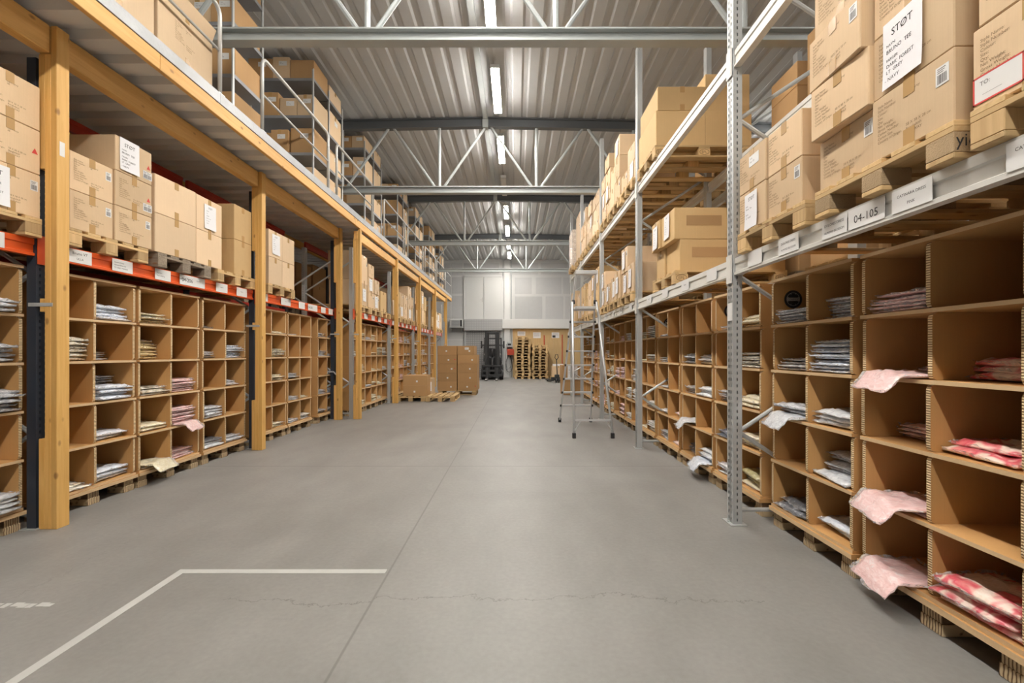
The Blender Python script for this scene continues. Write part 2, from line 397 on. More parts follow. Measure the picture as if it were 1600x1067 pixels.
# ------------------------------------------------------------------ mesh building
class MB:
    def __init__(s):
        s.v, s.f, s.m = [], [], []

    def add(s, verts, faces, mi=0):
        n = len(s.v)
        s.v += [tuple(p) for p in verts]
        for f in faces:
            s.f.append([n + i for i in f])
        s.m += (mi if isinstance(mi, list) else [mi] * len(faces))
        return s

    def box(s, x0, y0, z0, x1, y1, z1, mi=0, c=0.0):
        if c <= 0:
            v = [(x, y, z) for x in (x0, x1) for y in (y0, y1) for z in (z0, z1)]
            f = [(0, 1, 3, 2), (4, 6, 7, 5), (0, 4, 5, 1), (2, 3, 7, 6), (0, 2, 6, 4), (1, 5, 7, 3)]
            return s.add(v, f, mi)
        v = []
        for sx in (0, 1):
            for sy in (0, 1):
                for sz in (0, 1):
                    X, Y, Z = (x0, x1)[sx], (y0, y1)[sy], (z0, z1)[sz]
                    dx, dy, dz = (c, -c)[sx], (c, -c)[sy], (c, -c)[sz]
                    v += [(X, Y + dy, Z + dz), (X + dx, Y, Z + dz), (X + dx, Y + dy, Z)]
        I = lambda a, b, d, k: (a * 4 + b * 2 + d) * 3 + k
        f = []
        for a in (0, 1):
            q = [I(a, 0, 0, 0), I(a, 0, 1, 0), I(a, 1, 1, 0), I(a, 1, 0, 0)]; f.append(q if a == 0 else q[::-1])
            q = [I(0, a, 0, 1), I(1, a, 0, 1), I(1, a, 1, 1), I(0, a, 1, 1)]; f.append(q if a == 0 else q[::-1])
            q = [I(0, 0, a, 2), I(0, 1, a, 2), I(1, 1, a, 2), I(1, 0, a, 2)]; f.append(q if a == 0 else q[::-1])
        for a in (0, 1):
            for b in (0, 1):
                k = (a + b) % 2
                q = [I(a, b, 0, 0), I(a, b, 0, 1), I(a, b, 1, 1), I(a, b, 1, 0)]; f.append(q if k == 0 else q[::-1])
                q = [I(a, 0, b, 2), I(a, 0, b, 0), I(a, 1, b, 0), I(a, 1, b, 2)]; f.append(q if k == 0 else q[::-1])
                q = [I(0, a, b, 1), I(0, a, b, 2), I(1, a, b, 2), I(1, a, b, 1)]; f.append(q if k == 0 else q[::-1])
        for a in (0, 1):
            for b in (0, 1):
                for d in (0, 1):
                    q = [I(a, b, d, 0), I(a, b, d, 1), I(a, b, d, 2)]
                    f.append(q if (a + b + d) % 2 == 0 else q[::-1])
        return s.add(v, f, mi)

    def prism(s, poly, axis, a0, a1, mi=0, mside=None):
        """poly in the plane of the other two axes (in x,y,z order), extruded along axis; mside(i) gives a side's material"""
        n = len(poly)
        def P(p, a):
            q = list(p); q.insert(axis, a); return tuple(q)
        v = [P(p, a0) for p in poly] + [P(p, a1) for p in poly]
        f = [list(range(n))[::-1], [n + i for i in range(n)]]
        mm = [mi, mi]
        for i in range(n):
            j = (i + 1) % n
            f.append([i, j, n + j, n + i]); mm.append(mside(i) if mside else mi)
        return s.add(v, f, mm)

    def bar(s, p, q, w, h=None, mi=0, up=(0, 0, 1)):
        h = w if h is None else h
        p, q = Vector(p), Vector(q)
        d = (q - p).normalized()
        u = Vector(up)
        if abs(d.dot(u)) > 0.98:
            u = Vector((0, 1, 0))
        a = d.cross(u).normalized(); b = a.cross(d).normalized()
        v = [e + a * (sx * w / 2) + b * (sy * h / 2) for e in (p, q) for sx, sy in ((-1, -1), (1, -1), (1, 1), (-1, 1))]
        f = [(3, 2, 1, 0), (4, 5, 6, 7)] + [(i, (i + 1) % 4, 4 + (i + 1) % 4, 4 + i) for i in range(4)]
        return s.add(v, f, mi)

    def tube(s, pts, r, n=8, mi=0):
        pts = [Vector(p) for p in pts]
        rings = []
        ref = None
        for i, p in enumerate(pts):
            d = (pts[min(i + 1, len(pts) - 1)] - pts[max(i - 1, 0)]).normalized()
            if ref is None:
                ref = d.orthogonal().normalized()
            a = (ref - d * ref.dot(d)).normalized(); ref = a
            b = d.cross(a)
            rings.append([p + (a * math.cos(t) + b * math.sin(t)) * r for t in [2 * PI * k / n for k in range(n)]])
        v = [x for rg in rings for x in rg]
        f = []
        for i in range(len(pts) - 1):
            for k in range(n):
                f.append((i * n + k, i * n + (k + 1) % n, (i + 1) * n + (k + 1) % n, (i + 1) * n + k))
        f.append(list(range(n))[::-1]); f.append([(len(pts) - 1) * n + k for k in range(n)])
        return s.add(v, f, mi)

    def cyl(s, c, axis, r, l, n=20, mi=0):
        d = Vector((0, 0, 0)); d[axis] = l / 2
        c = Vector(c)
        return s.tube([c - d, c + d], r, n, mi)

    def mesh(s, name, mats, smooth=False):
        me = bpy.data.meshes.new(name)
        me.from_pydata(s.v, [], s.f)
        for m in (mats if isinstance(mats, (list, tuple)) else [mats]):
            me.materials.append(m)
        me.polygons.foreach_set('material_index', s.m)
        if smooth:
            me.polygons.foreach_set('use_smooth', [True] * len(s.f))
        me.update()
        return me

# ------------------------------------------------------------------ objects
def _link(o, parent, loc, rot):
    o.location = loc
    if rot is not None:
        o.rotation_euler = rot
    if parent is not None:
        o.parent = parent
    COL.objects.link(o)
    return o

def tag(o, label, cat, group=None, kind=None):
    o['label'] = label; o['category'] = cat
    if group: o['group'] = group
    if kind: o['kind'] = kind
    return o

def thing(name, label, cat, loc=(0, 0, 0), rz=0.0, group=None):
    o = bpy.data.objects.new(name, None)
    o.empty_display_size = 0.1
    _link(o, None, loc, (0, 0, rz))
    return tag(o, label, cat, group)

def part(name, me, parent, loc=(0, 0, 0), rot=None, mat=None, label=None, kind=None):
    o = bpy.data.objects.new(name, me)
    _link(o, parent, loc, rot)
    if mat is not None:
        o.material_slots[0].link = 'OBJECT'; o.material_slots[0].material = mat
    if label: o['label'] = label
    if kind: o['kind'] = kind
    return o

def solid(name, me, label, cat, loc=(0, 0, 0), rot=None, group=None, mat=None, kind=None):
    o = part(name, me, None, loc, rot, mat)
    return tag(o, label, cat, group, kind)

def struct(name, me, loc=(0, 0, 0), parent=None):
    o = part(name, me, parent, loc)
    if parent is None:
        o['kind'] = 'structure'
    return o

CACHE = {}
def cached(key, fn):
    if key not in CACHE:
        CACHE[key] = fn()
    return CACHE[key]

ORD = ['first', 'second', 'third', 'fourth', 'fifth', 'sixth', 'seventh', 'eighth', 'ninth', 'tenth', 'eleventh', 'twelfth']
FACE = {
    '-x': Matrix(((0, 0, -1), (-1, 0, 0), (0, 1, 0))).to_euler(),
    '+x': Matrix(((0, 0, 1), (1, 0, 0), (0, 1, 0))).to_euler(),
    '-y': Matrix(((1, 0, 0), (0, 0, -1), (0, 1, 0))).to_euler(),
}

# text as flat mesh
def text_raw(body, size, spacing=1.0, shear=0.0):
    def mk():
        cu = bpy.data.curves.new('lettering', 'FONT')
        cu.body = body; cu.size = size; cu.resolution_u = 2; cu.space_line = spacing; cu.shear = shear
        ob = bpy.data.objects.new('lettering', cu); COL.objects.link(ob)
        dg = bpy.context.evaluated_depsgraph_get()
        me = bpy.data.meshes.new_from_object(ob.evaluated_get(dg))
        out = ([tuple(v.co) for v in me.vertices], [list(p.vertices) for p in me.polygons])
        bpy.data.objects.remove(ob); bpy.data.curves.remove(cu); bpy.data.meshes.remove(me)
        return out
    return cached(('txt', body, size, spacing, shear), mk)

def put_text(mb, body, size, x, y, z, mi=1, spacing=1.0, centre=False, flip=False, zf=None):
    v, f = text_raw(body, size, spacing)
    if not v:
        return
    xs = [p[0] for p in v]
    dx = x - ((min(xs) + max(xs)) / 2 if centre else 0)
    if flip:
        mb.add([(-(p[0] + dx), -(p[1]) + y, z) for p in v], f, mi)
    else:
        mb.add([(p[0] + dx, p[1] + y, z if zf is None else zf(p[0] + dx, p[1] + y)) for p in v], f, mi)

def sticker(w, h, lines, mats=None, border=None):
    """flat label in XY, centred, facing +Z; lines = (text, size, x, y, centre)"""
    def mk():
        mb = MB().box(-w / 2, -h / 2, 0, w / 2, h / 2, 0.0015, 0)
        for (t, s, x, y, c) in lines:
            put_text(mb, t, s, x, y, 0.0021, 1, centre=c)
        if border:
            b = border
            for q in ((-w / 2, -h / 2, w / 2, -h / 2 + b), (-w / 2, h / 2 - b, w / 2, h / 2), (-w / 2, -h / 2, -w / 2 + b, h / 2), (w / 2 - b, -h / 2, w / 2, h / 2)):
                mb.box(q[0], q[1], 0, q[2], q[3], 0.002, 2)
        return mb.mesh('label', mats or [LABEL, INK, RED_INK])
    return cached(('stk', w, h, tuple(lines), border, tuple(m.name for m in (mats or []))), mk)

def barcode(w=0.055, h=0.075):
    def mk():
        mb = MB().box(-w / 2, -h / 2, 0, w / 2, h / 2, 0.0012, 0)
        r = random.Random(3); x = -w * 0.36
        while x < w * 0.34:
            t = r.choice((0.0012, 0.002, 0.003)); mb.box(x, -h * 0.4, 0.001, x + t, h * 0.08, 0.0017, 1); x += t + r.choice((0.0015, 0.0025))
        for k in range(3):
            mb.box(-w * 0.36, h * (0.16 + k * 0.1), 0.001, w * (0.1 + 0.08 * k), h * (0.2 + k * 0.1), 0.0017, 1)
        return mb.mesh('barcode', [LABEL, INK_SOFT])
    return cached(('bar', w, h), mk)

# ------------------------------------------------------------------ the shell
HALL_X0, HALL_X1, Y0, Y1 = -8.6, 7.6, -16.0, 24.5
struct('floor', MB().box(HALL_X0, Y0, -0.1, HALL_X1, Y1, 0).mesh('floor', CONC))
mb = MB()
mb.box(-2.085, 0.9, 0.0004, -2.035, 2.83, 0.0016)
mb.box(-2.035, 2.78, 0.0004, -0.80, 2.83, 0.0016)
solid('floor_line', mb.mesh('floor_line', FLOOR_PAINT), 'worn white painted corner line on the grey concrete floor', 'floor marking')
mb = MB()
rr = random.Random(4)
for k in range(7):
    x = -2.78 + k * 0.045
    mb.box(x, 2.40 + rr.uniform(0, 0.02), 0.0004, x + rr.uniform(0.03, 0.05), 2.44 + rr.uniform(0, 0.02), 0.0014)
solid('paint_remnant', mb.mesh('paint_remnant', FLOOR_PAINT), 'flaked white paint remnant on the floor beside the white corner line', 'floor marking')

# trapezoid roof sheet: pans and ribs run along the hall, two shallow slopes
RIDGE_X, RIDGE_Z, SLOPE = -0.65, 6.36, 0.02
rz_ = lambda x: RIDGE_Z - SLOPE * abs(x - RIDGE_X)
def trapezoid(x0, x1, pan, slope, top, h):
    pts, x = [], x0
    while x < x1:
        for dx, z in ((0, 0), (pan, 0), (pan + slope, h), (pan + slope + top, h)):
            pts.append((min(x + dx, x1), z))
        x += pan + 2 * slope + top
    pts.append((x1, 0))
    return pts
for side, (xa, xb) in (('west', (HALL_X0, RIDGE_X)), ('east', (RIDGE_X, HALL_X1))):
    mb = MB(); v = []; f = []
    pr = trapezoid(xa, xb, 0.155, 0.035, 0.075, 0.024)
    for x, z in pr:
        for y in (Y0, Y1):
            v.append((x, y, rz_(x) + z))
    for i in range(len(pr) - 1):
        f.append((2 * i, 2 * i + 2, 2 * i + 3, 2 * i + 1))
    mb.add(v, f)
    mb.box(xa, Y0, 6.62, xb, Y1, 6.66)
    struct('ceiling', mb.mesh('ceiling', ROOF))
struct('trim_1', MB().box(RIDGE_X - 0.05, Y0, 6.30, RIDGE_X + 0.05, Y1, 6.352).mesh('trim', TRUSS))
struct('wall_left', MB().box(HALL_X0 - 0.15, Y0, 0, HALL_X0, Y1, 6.6).mesh('wall', WHITE_WALL))
struct('wall_right', MB().box(HALL_X1, Y0, 0, HALL_X1 + 0.15, Y1, 6.6).mesh('wall', WHITE_WALL))
struct('wall_back', MB().box(HALL_X0, Y0 - 0.15, 0, HALL_X1, Y0, 6.6).mesh('wall', WHITE_WALL))

# far wall, with plasterboard sheets, white trims, doors
wf = struct('wall_far', MB().box(HALL_X0, Y1, 0, HALL_X1, Y1 + 0.15, 6.6).mesh('wall', FILLER))
def gyp(x0, z0, x1, z1):
    part('gypsum_panel', MB().box(x0, Y1 - 0.012, z0, x1, Y1 - 0.001, z1, 0, 0.004).mesh('gypsum_panel', GYPSUM), wf)
for x0, x1 in ((-0.05, 0.86), (1.08, 2.45), (2.55, 3.6), (3.7, 4.9)):
    gyp(x0, 4.50, x1, 5.38)
for x0, x1 in ((-0.05, 1.42), (1.60, 2.55), (2.65, 3.9)):
    gyp(x0, 3.16, x1, 4.36)
for x0, x1 in ((-0.2, 1.2), (1.35, 2.75), (2.85, 4.3)):
    gyp(x0, 5.55, x1, 6.15)
for x0, x1 in ((-3.45, -2.86), (-4.8, -3.5)):
    gyp(x0, 4.52, x1, 5.4); gyp(x0, 3.2, x1, 4.4); gyp(x0, 5.52, x1, 6.15)
gyp(-2.8, 5.6, -0.9, 6.15)
struct('trim_2', MB().box(-0.76, Y1 - 0.25, 2.62, 4.2, Y1 - 0.013, 3.11, 0, 0.01).mesh('trim', WHITE_WALL))
struct('trim_3', MB().box(-0.62, Y1 - 0.12, 0, -0.33, Y1 - 0.013, 6.28, 0, 0.008).mesh('trim', WHITE_WALL))
for k, x in enumerate((-0.70, -0.24)):
    struct('trim_%d' % (4 + k), MB().tube([(x, Y1 - 0.05, 0), (x, Y1 - 0.05, 6.25)], 0.025, 8).mesh('trim', GALV))
d = bpy.data.objects.new('door_1', None); _link(d, None, (-1.73, Y1 - 0.013, 3.12), (0, 0, 0)); d['kind'] = 'structure'
mb = MB()
for q in ((-1.06, 0, -0.98, 2.36), (0.98, 0, 1.06, 2.36), (-1.06, 2.28, 1.06, 2.36)):
    mb.box(q[0], -0.07, q[1], q[2], 0, q[3])
part('door_frame', mb.mesh('door_frame', WHITE_WALL), d)
for s in (-1, 1):
    lf = part('door_leaf', MB().box(min(s * 0.975, s * 0.012), -0.05, 0.01, max(s * 0.975, s * 0.012), -0.005, 2.275, 0, 0.006).mesh('door_leaf', DOOR_WHITE), d)
    if s < 0:
        part('door_handle', MB().cyl((-0.07, -0.07, 1.05), 1, 0.02, 0.05).bar((-0.07, -0.09, 1.05), (-0.19, -0.09, 1.05), 0.02).box(-0.09, -0.056, 0.93, -0.05, -0.05, 1.17).mesh('door_handle', STEEL), lf)
d = bpy.data.objects.new('door_2', None); _link(d, None, (-1.74, Y1 - 0.013, 0), (0, 0, 0)); d['kind'] = 'structure'
part('shutter_hood', MB().box(-1.02, -0.32, 2.50, 1.02, 0, 3.11, 0, 0.02).mesh('shutter_hood', SHUTTER2), d)
part('shutter_curtain', MB().box(-0.94, -0.10, 0, 0.94, -0.06, 2.5).mesh('shutter_curtain', SHUTTER), d)
for s in (-1, 1):
    part('shutter_rail', MB().box(min(s * 0.94, s * 1.02), -0.14, 0, max(s * 0.94, s * 1.02), 0, 2.5).mesh('shutter_rail', GALV), d)
d = bpy.data.objects.new('door_3', None); _link(d, None, (-3.25, Y1 - 0.013, 0), (0, 0, 0)); d['kind'] = 'structure'
part('door_leaf', MB().box(-0.42, -0.05, 0.01, 0.42, -0.01, 2.0, 0, 0.006).mesh('door_leaf', DOOR_WHITE), d)
part('door_frame', MB().box(-0.48, -0.06, 0, -0.42, 0, 2.06).box(0.42, -0.06, 0, 0.48, 0, 2.06).box(-0.48, -0.06, 2.0, 0.48, 0, 2.06).mesh('door_frame', WHITE_WALL), d)
part('door_handle', MB().cyl((0.34, -0.07, 1.0), 1, 0.02, 0.05).bar((0.34, -0.09, 1.0), (0.22, -0.09, 1.0), 0.02).mesh('door_handle', STEEL), d)
# plywood lining under the ledge, sheet by sheet
for k in range(4):
    x = -0.17 + k * 1.1
    part('plywood_panel', MB().box(x + 0.002, Y1 - 0.03, 0.02, x + 1.098, Y1 - 0.013, 2.615, 0, 0.002).mesh('plywood_panel', PLY), wf)

# ------------------------------------------------------------------ roof trusses and lamps
TRUSS_Y = [5.0, 9.72, 14.44, 19.2]
BN = [-7.84 + 2.07 * k for k in range(8)]
TN = [-6.8 + 2.07 * k for k in range(7)]
def ibeam(x0, x1, h, w, flange, web, zf0, zf1=None):
    """I section along X, top height may change from x0 to x1"""
    mb = MB()
    zf1 = zf0 if zf1 is None else zf1
    for (y0, y1, a, b) in ((-w / 2, w / 2, 0, flange), (-web / 2, web / 2, flange, h - flange), (-w / 2, w / 2, h - flange, h)):
        v = []
        for x, zb in ((x0, zf0), (x1, zf1)):
            v += [(x, y0, zb + a), (x, y1, zb + a), (x, y1, zb + b), (x, y0, zb + b)]
        mb.add(v, [(0, 1, 2, 3), (7, 6, 5, 4), (0, 4, 5, 1), (1, 5, 6, 2), (2, 6, 7, 3), (3, 7, 4, 0)])
    return mb
TN_WORD = ['first roof truss from the camera, its bottom chord crossing the picture top', 'second roof truss from the camera, over the aisle',
           'third roof truss from the camera, half way to the end wall', 'fourth roof truss, the last one before the end wall']
BZ = 4.74
def make_truss():
    ch = ibeam(HALL_X0 + 0.02, HALL_X1 - 0.02, 0.14, 0.13, 0.018, 0.012, BZ).mesh('bottom_chord', TRUSS)
    tl = ibeam(HALL_X0 + 0.02, RIDGE_X - 0.06, 0.20, 0.13, 0.018, 0.012, rz_(HALL_X0) - 0.212, RIDGE_Z - 0.212).mesh('top_chord', TRUSS_DARK)
    tr = ibeam(RIDGE_X + 0.06, HALL_X1 - 0.02, 0.20, 0.13, 0.018, 0.012, RIDGE_Z - 0.212, rz_(HALL_X1) - 0.212).mesh('top_chord', TRUSS_DARK)
    pl = MB().box(RIDGE_X - 0.06, -0.07, RIDGE_Z - 0.235, RIDGE_X + 0.06, 0.07, RIDGE_Z - 0.055).mesh('splice_plate', TRUSS)
    br, po = [], []
    for i, x in enumerate(BN):
        zt = rz_(x) - 0.20
        po.append(MB().tube([(x, 0, BZ + 0.14), (x, 0, zt)], 0.032, 8).mesh('truss_post', TRUSS))
        for t in TN:
            if abs(abs(t - x) - 1.035) < 0.02:
                s = 1 if t > x else -1
                br.append(MB().tube([(x + s * 0.09, 0, BZ + 0.13), (t - s * 0.06, 0, rz_(t) - 0.20)], 0.028, 8).mesh('truss_brace', TRUSS))
    return ch, tl, tr, pl, br, po
tm = make_truss()
for i, y in enumerate(TRUSS_Y):
    t = thing('roof_truss', TN_WORD[i], 'roof truss', (0, y, 0), 0, 'roof trusses')
    part('bottom_chord', tm[0], t); part('top_chord', tm[1], t); part('top_chord', tm[2], t); part('splice_plate', tm[3], t)
    for me in tm[4]: part('truss_brace', me, t)
    for me in tm[5]: part('truss_post', me, t)

LIGHT_Z = 6.14
lamp_body = MB().box(-0.075, -0.72, 0.002, 0.075, 0.72, 0.075, 0, 0.004).mesh('lamp_housing', RAIL)
lamp_diff = MB().box(-0.070, -0.71, -0.012, 0.070, 0.71, 0.0015, 0, 0.003).mesh('diffuser', TUBE)
lamp_wire = MB()
for y in (-0.6, 0.6):
    lamp_wire.tube([(0, y, 0.075), (0, y, 0.205)], 0.006, 6)
lamp_wire = lamp_wire.mesh('hanging_wire', STEEL)
def lamp(x, y, lit, label, z=LIGHT_Z, wire=True, group='tube lights under the ridge'):
    t = thing('tube_light', label, 'light', (x, y, z), 0, group)
    part('lamp_housing', lamp_body, t)
    part('diffuser', lamp_diff, t, mat=None if lit else TUBE_OFF)
    if wire: part('hanging_wire', lamp_wire, t)
LY = [6.0, 8.39, 10.8, 13.2, 15.6, 18.0, 20.3, 22.5]
for i, y in enumerate(LY):
    lamp(-0.36 + 0.006 * i, y, i != 3, ('unlit tube light, fourth of the row under the roof ridge' if i == 3 else '%s tube light of the lit row under the roof ridge' % ORD[i]))
for i, y in enumerate([3.6, 1.2, -1.2, -3.6, -6.0, -8.4]):
    lamp(-0.36, y, True, 'lit tube light of the ridge row, %s behind the picture' % ORD[i])
for x, nmx in ((-6.9, 'mezzanine'), (5.6, 'aisle behind the grey rack')):  # unseen lamps, added as fill for the mezzanine top and rack backs
    for i in range(3):
        lamp(x, 2.6 + 7.2 * i, True, '%s unseen added fill light above the %s' % (ORD[i], nmx), z=rz_(x) - 0.22, group='added fill lights over the side aisles')

# ------------------------------------------------------------------ pallets
def pallet_parts():
    P = {}
    P['long'] = MB().box(0, 0, 0, 1.2, 0.12, 0.022, 0, 0.002).mesh('top_board', PALLET_X)
    P['cross'] = MB().box(0, 0, 0, 0.13, 0.8, 0.022, 0, 0.002).mesh('cross_board', PALLET_Y)
    P['block'] = MB().box(0, 0, 0, 0.14, 0.12, 0.078, 0, 0.003).mesh('block', PALLET_B)
    P['bottom'] = MB().box(0, 0, 0, 1.2, 0.12, 0.022, 0, 0.003).mesh('bottom_board', PALLET_X)
    return P
PP = pallet_parts()
def pallet_joined(key):
    def mk():
        mb = MB()
        for k in range(5): mb.box(0, k * 0.17, 0.122, 1.2, k * 0.17 + 0.12, 0.144)
        for x in (0, 0.535, 1.07): mb.box(x, 0, 0.1, x + 0.13, 0.8, 0.122)
        for x in (0, 0.53, 1.06):
            for y in (0, 0.34, 0.68): mb.box(x, y, 0.022, x + 0.14, y + 0.12, 0.1)
        for y in (0, 0.34, 0.68): mb.box(0, y, 0, 1.2, y + 0.12, 0.022)
        return mb.mesh('wooden_pallet', {'new': PALLET_X, 'old': PALLET_OLD}[key])
    return cached(('pj', key), mk)
EUR = None
def pallet(loc, rz, label, group, old=False, chip=False, stamp=None):
    """origin at a lower corner; long side along local x"""
    t = thing('wooden_pallet', label, 'pallet', loc, rz, group)
    ml = PALLET_OLD if old else None
    for k in range(5):
        part('top_board', PP['long'], t, (0, k * 0.17, 0.122), mat=ml)
    for x in (0, 0.535, 1.07):
        part('cross_board', PP['cross'], t, (x, 0, 0.1), mat=ml)
    for x in (0, 0.53, 1.06):
        for y in (0, 0.34, 0.68):
            part('block', PP['block'], t, (x, y, 0.022), mat=CHIP if chip else (PALLET_OLD if old else None))
    for y in (0, 0.34, 0.68):
        part('bottom_board', PP['bottom'], t, (0, y, 0), mat=ml)
    if stamp:
        for (txt, px, py, face, flip) in stamp:
            def mk():
                mb = MB()
                put_text(mb, txt, 0.07 if flip else 0.045, 0, -0.016, 0, 0, centre=True)
                if not flip:
                    for k in range(24):
                        a, b = 2 * PI * k / 24, 2 * PI * (k + 1) / 24
                        mb.bar((0.056 * math.cos(a), 0.032 * math.sin(a), 0), (0.056 * math.cos(b), 0.032 * math.sin(b), 0), 0.005, 0.0006)
                return mb.mesh('burnt_stamp', [PRINT if not flip else INK])
            part('burnt_stamp', cached(('stamp', txt, flip), mk), t, (px, py, 0.061), FACE[face])
    return t

# ------------------------------------------------------------------ cardboard boxes
def box_mesh(w, d, h, mat):
    def mk():
        mb = MB().box(-w / 2, -d / 2, 0, w / 2, d / 2, h, 0, 0.005)
        return mb.mesh('cardboard_box', mat)
    return cached(('bx', round(w, 3), round(d, 3), round(h, 3), mat.name), mk)
def tape_mesh(l, w=0.055):
    return cached(('tp', round(l, 3), w), lambda: MB().box(-w / 2, 0, 0, w / 2, l, 0.0012).mesh('tape', TAPE))
PRINT_L = 'Style Name:\nStyle Number:\nColour:\nSize:\nQty:\nNet Weight:\nGross Weight:\nCarton Number:\nCarton Size:\nCountry of Origin:'
PRINT_R = '58 X 38 X 28 cm\nBangladesh\nNORWAY'
def print_mesh(k):
    def mk():
        mb = MB()
        s = 0.017 * k
        put_text(mb, PRINT_L, s, -0.145 * k, 0.092 * k, 0, 0, spacing=1.05)
        put_text(mb, 'Light Grey\n48', s, 0.0, 0.085 * k, 0, 0, spacing=1.1)
        put_text(mb, PRINT_R, s, 0.005 * k, -0.055 * k, 0, 0, spacing=1.1)
        return mb.mesh('printed_text', [PRINT])
    return cached(('prt', k), mk)
TRI = MB().add([(-0.022, -0.018, 0), (0.022, -0.018, 0), (0, 0.024, 0)], [(0, 1, 2)]).mesh('warning_triangle', [RED_INK])
SHEETS = {
    'stock': [('STØT', 0.046, 0.0, 0.075, True), ('NAVN:', 0.017, -0.085, 0.035, False), ('BRUNO  TEE', 0.024, -0.085, 0.005, False), ('FARGER:', 0.017, -0.085, -0.03, False),
              ('DARK  FOREST', 0.022, -0.085, -0.058, False), ('LT  GREY', 0.022, -0.085, -0.085, False), ('- NAVY', 0.024, -0.09, -0.12, False)],
    'short': [('STØT', 0.042, 0.01, 0.085, True), ('NAVN:', 0.014, -0.085, 0.04, False), ('Bruno  Tee', 0.02, -0.08, 0.015, False), ('FARGE:', 0.014, -0.085, -0.03, False), ('LT  NAVY', 0.02, -0.08, -0.06, False)],
    'list': [('STØT', 0.03, 0.0, 0.10, True)] + [(t, 0.015, -0.07, 0.065 - 0.03 * i, False) for i, t in enumerate(('NAVN:', 'Tee', 'FARGE:', 'Dark  Forest', 'Lt  Grey', 'NAVY'))],
}
def sheet_mesh(kind, k):
    def mk():
        w, h = 0.21 * k, 0.297 * k
        zf = lambda x, y: 0.003 + 0.02 * max(0.0, (-y / h - 0.12)) ** 1.5 + 0.006 * (x / w + 0.5) ** 2
        mb = MB(); n, m = 4, 6; v = []
        for j in range(m + 1):
            for i in range(n + 1):
                x, y = (i / n - 0.5) * w, (j / m - 0.5) * h
                v.append((x, y, zf(x, y)))
        f = [(j * (n + 1) + i, j * (n + 1) + i + 1, (j + 1) * (n + 1) + i + 1, (j + 1) * (n + 1) + i) for j in range(m) for i in range(n)]
        mb.add(v, f, 0)
        for (t, s, x, y, c) in SHEETS[kind]:
            put_text(mb, t, s * k, x * k, y * k, 0, 1, centre=c, zf=lambda a, b: zf(a, b) + 0.0012)
        return mb.mesh('paper_sheet', [PAPER, INK])
    return cached(('sh', kind, k), mk)

def cbox(x, y, z, w, d, h, face, label, group, mat=None, marks='', rz=0.0, tape=True, cat='box', sheet=None, name='cardboard_box'):
    """x,y,z = centre of the bottom; face = side turned to the aisle ('-x', '+x', '-y'); marks: p print, b barcode, B two, t triangle, l white label, r red label, d blue label, q dark patch"""
    mat = mat or CARD
    o = solid(name, box_mesh(w, d, h, mat), label, cat, (x, y, z), (0, 0, rz), group)
    fx = {'-x': (-w / 2, 0), '+x': (w / 2, 0), '-y': (0, -d / 2)}[face]
    span = d if face != '-y' else w
    e = 0.0008
    def at(u, v, off=0.0):
        if face == '-x': return (fx[0] - e - off, -u, v)
        if face == '+x': return (fx[0] + e + off, u, v)
        return (u, fx[1] - e - off, v)
    rot = FACE[face]
    if tape:
        l = min(0.075, h * 0.25)
        part('tape', tape_mesh(l), o, at(0, h - l), rot)
        if tape == 2: part('tape', tape_mesh(l), o, at(0, 0.002), rot)
    for ch in marks:
        if ch == 'p': part('printed_text', print_mesh(1.0 if span > 0.34 else 0.85), o, at(-0.02, h * 0.5, 0.0005), rot)
        if ch == 'b': part('barcode_label', barcode(), o, at(span * 0.38, h * 0.72), rot)
        if ch == 'B':
            part('barcode_label', barcode(), o, at(span * 0.31, h * 0.25), rot); part('barcode_label', barcode(), o, at(span * 0.43, h * 0.25), rot)
        if ch == 't': part('warning_triangle', TRI, o, at(span * 0.4, h * 0.5, 0.0006), rot)
        if ch == 'l': part('white_label', sticker(0.13, 0.075, (('Style', 0.016, -0.05, 0.012, False), ('Size  Qty', 0.016, -0.05, -0.012, False)), [LABEL, INK_SOFT]), o, at(0.03, h * 0.7), rot)
        if ch == 'w': part('white_label', sticker(0.05, 0.05, (), [LABEL, INK_SOFT]), o, at(span * R.uniform(-0.05, 0.25), h * 0.42), rot)
        if ch == 'r': part('red_label', sticker(0.17, 0.10, (('TO:', 0.022, -0.06, 0.012, False), ('______', 0.022, -0.05, -0.02, False)), [LABEL, INK_SOFT, RED_INK], 0.006), o, at(-span * 0.27, h * 0.24), rot)
        if ch == 'd': part('blue_label', sticker(0.17, 0.12, (), [LABEL, INK, BLUE_INK], 0.006), o, at(span * 0.3, h * 0.42), rot)
    if sheet:
        kind, u, v, k = sheet
        part('paper_sheet', sheet_mesh(kind, k), o, at(u, v, 0.002), rot)
    return o

